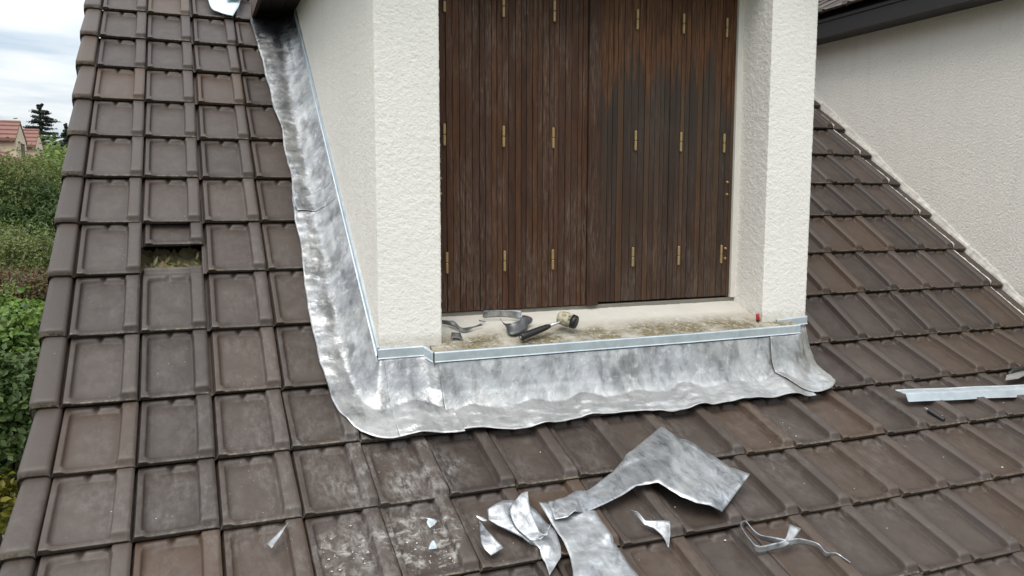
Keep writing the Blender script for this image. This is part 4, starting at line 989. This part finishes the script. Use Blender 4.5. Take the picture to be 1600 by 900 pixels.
c, r = tree_at(-5, 782, 7.6, .22, .20); plant('yellow_shrub', 'yellow-green leaved shrub at the lower left edge', 'shrub', c, r, 420, .075, G6, .015, clumps=12, spread=.3, aspect=.55, up=.9)
c, r = tree_at(2, 895, 7.8, .30, .16); plant('low_plant', 'small bright green plant at the bottom left corner', 'plant', c, r, 420, .07, G4, .01, clumps=10, spread=.35, aspect=.55, up=.9, limbs=3)
def conifer(label, px, ytop, dist, hgt, wid, tiers, name='cedar_tree'):
    t = bg(px, ytop, dist); root = empty(name, (t.x, t.y, GROUND), label=label, cat='tree'); V, Fs = [], []; n0 = 0
    mb = MB(); mb.tube([(t.x, t.y, GROUND-.05), (t.x, t.y, t.z-hgt*.4), (t.x, t.y, t.z)], [.35, .16, .03], 8)
    for k in range(tiers):
        fr = (k+.4)/tiers; z = t.z-hgt*fr; R_ = wid*(fr**.8)
        for b in range(7):
            a = random.uniform(0, 6.28); L_ = R_*random.uniform(.55, 1.1); e = Vector((t.x+math.cos(a)*L_, t.y+math.sin(a)*L_, z-.05*L_+random.gauss(0, .15)))
            mb.tube([(t.x, t.y, z+.1), e], [.04, .015], 5)
            m_ = Vector((t.x, t.y, z)).lerp(e, .62)
            v, f = leaves(110, (m_.x, m_.y, m_.z), (L_*.45, L_*.45, .09), .17, clumps=8, spread=.30, up=1.2, aspect=.28, flat=1.)
            V.append(v); Fs.append(f+n0); n0 += len(v)
    P(np_mesh('crown', np.concatenate(V), np.concatenate(Fs), G7), root); P(mb.build('trunk', M['bark'], smooth=True), root)
conifer('dark cedar with flat tiers rising behind the cream dormers', 62, 165, 75, 7.0, 4.4, 18)
conifer('small narrow conifer top close to the roof edge, right of the cedar', 103, 195, 78, 5.0, 1.9, 14, 'conifer_tree')
# low garden wall in the lower left corner
p = bg(0, 835, 8.9)
gw = empty('garden_wall', (p.x-.6, p.y, GROUND), label='low grey concrete wall at the lower left edge', cat='wall')
mb = MB(); mb.box((p.x-1.6, p.y-.10, GROUND), (p.x+.16, p.y+.10, p.z-.05)); P(mb.build('wall_body', M['concrete']), gw)
mb = MB(); mb.box((p.x-1.63, p.y-.14, p.z-.05), (p.x+.19, p.y+.14, p.z+.01)); P(mb.build('coping', M['concrete'], bevel=.01), gw)
# far wood closing the horizon, and low undergrowth in the garden
def mass(name, label, cat, boxes, n, size, mat):
    V, Fs, n0 = [], [], 0
    for (c, r) in boxes:
        v, f = leaves(n, c, r, size, clumps=26, spread=.26, up=.8, aspect=.6); v[:, 2] = np.maximum(v[:, 2], GROUND+.02); V.append(v); Fs.append(f+n0); n0 += len(v)
    o = np_mesh(name, np.concatenate(V), np.concatenate(Fs), mat); o['label'] = label; o['category'] = cat; o['kind'] = 'stuff'
mass('far_woodland', 'distant green woodland closing the horizon behind the houses', 'woodland',
     [((-62+7.5*k+random.uniform(-2, 2), 62+random.uniform(0, 14), GROUND+2.2), (5.2, 4.0, random.uniform(2.2, 3.2))) for k in range(20)], 2600, .55, G1)
mass('undergrowth', 'low leafy undergrowth between the garden shrubs', 'undergrowth',
     [((random.uniform(-4.5, -.7), 1.2+k*1.15, GROUND+.25), (1.1, .9, random.uniform(.3, .55))) for k in range(16)] +
     [((random.uniform(-12, -5), 4+k*1.9, GROUND+.4), (1.9, 1.6, random.uniform(.5, 1.0))) for k in range(10)], 1500, .12, G4)
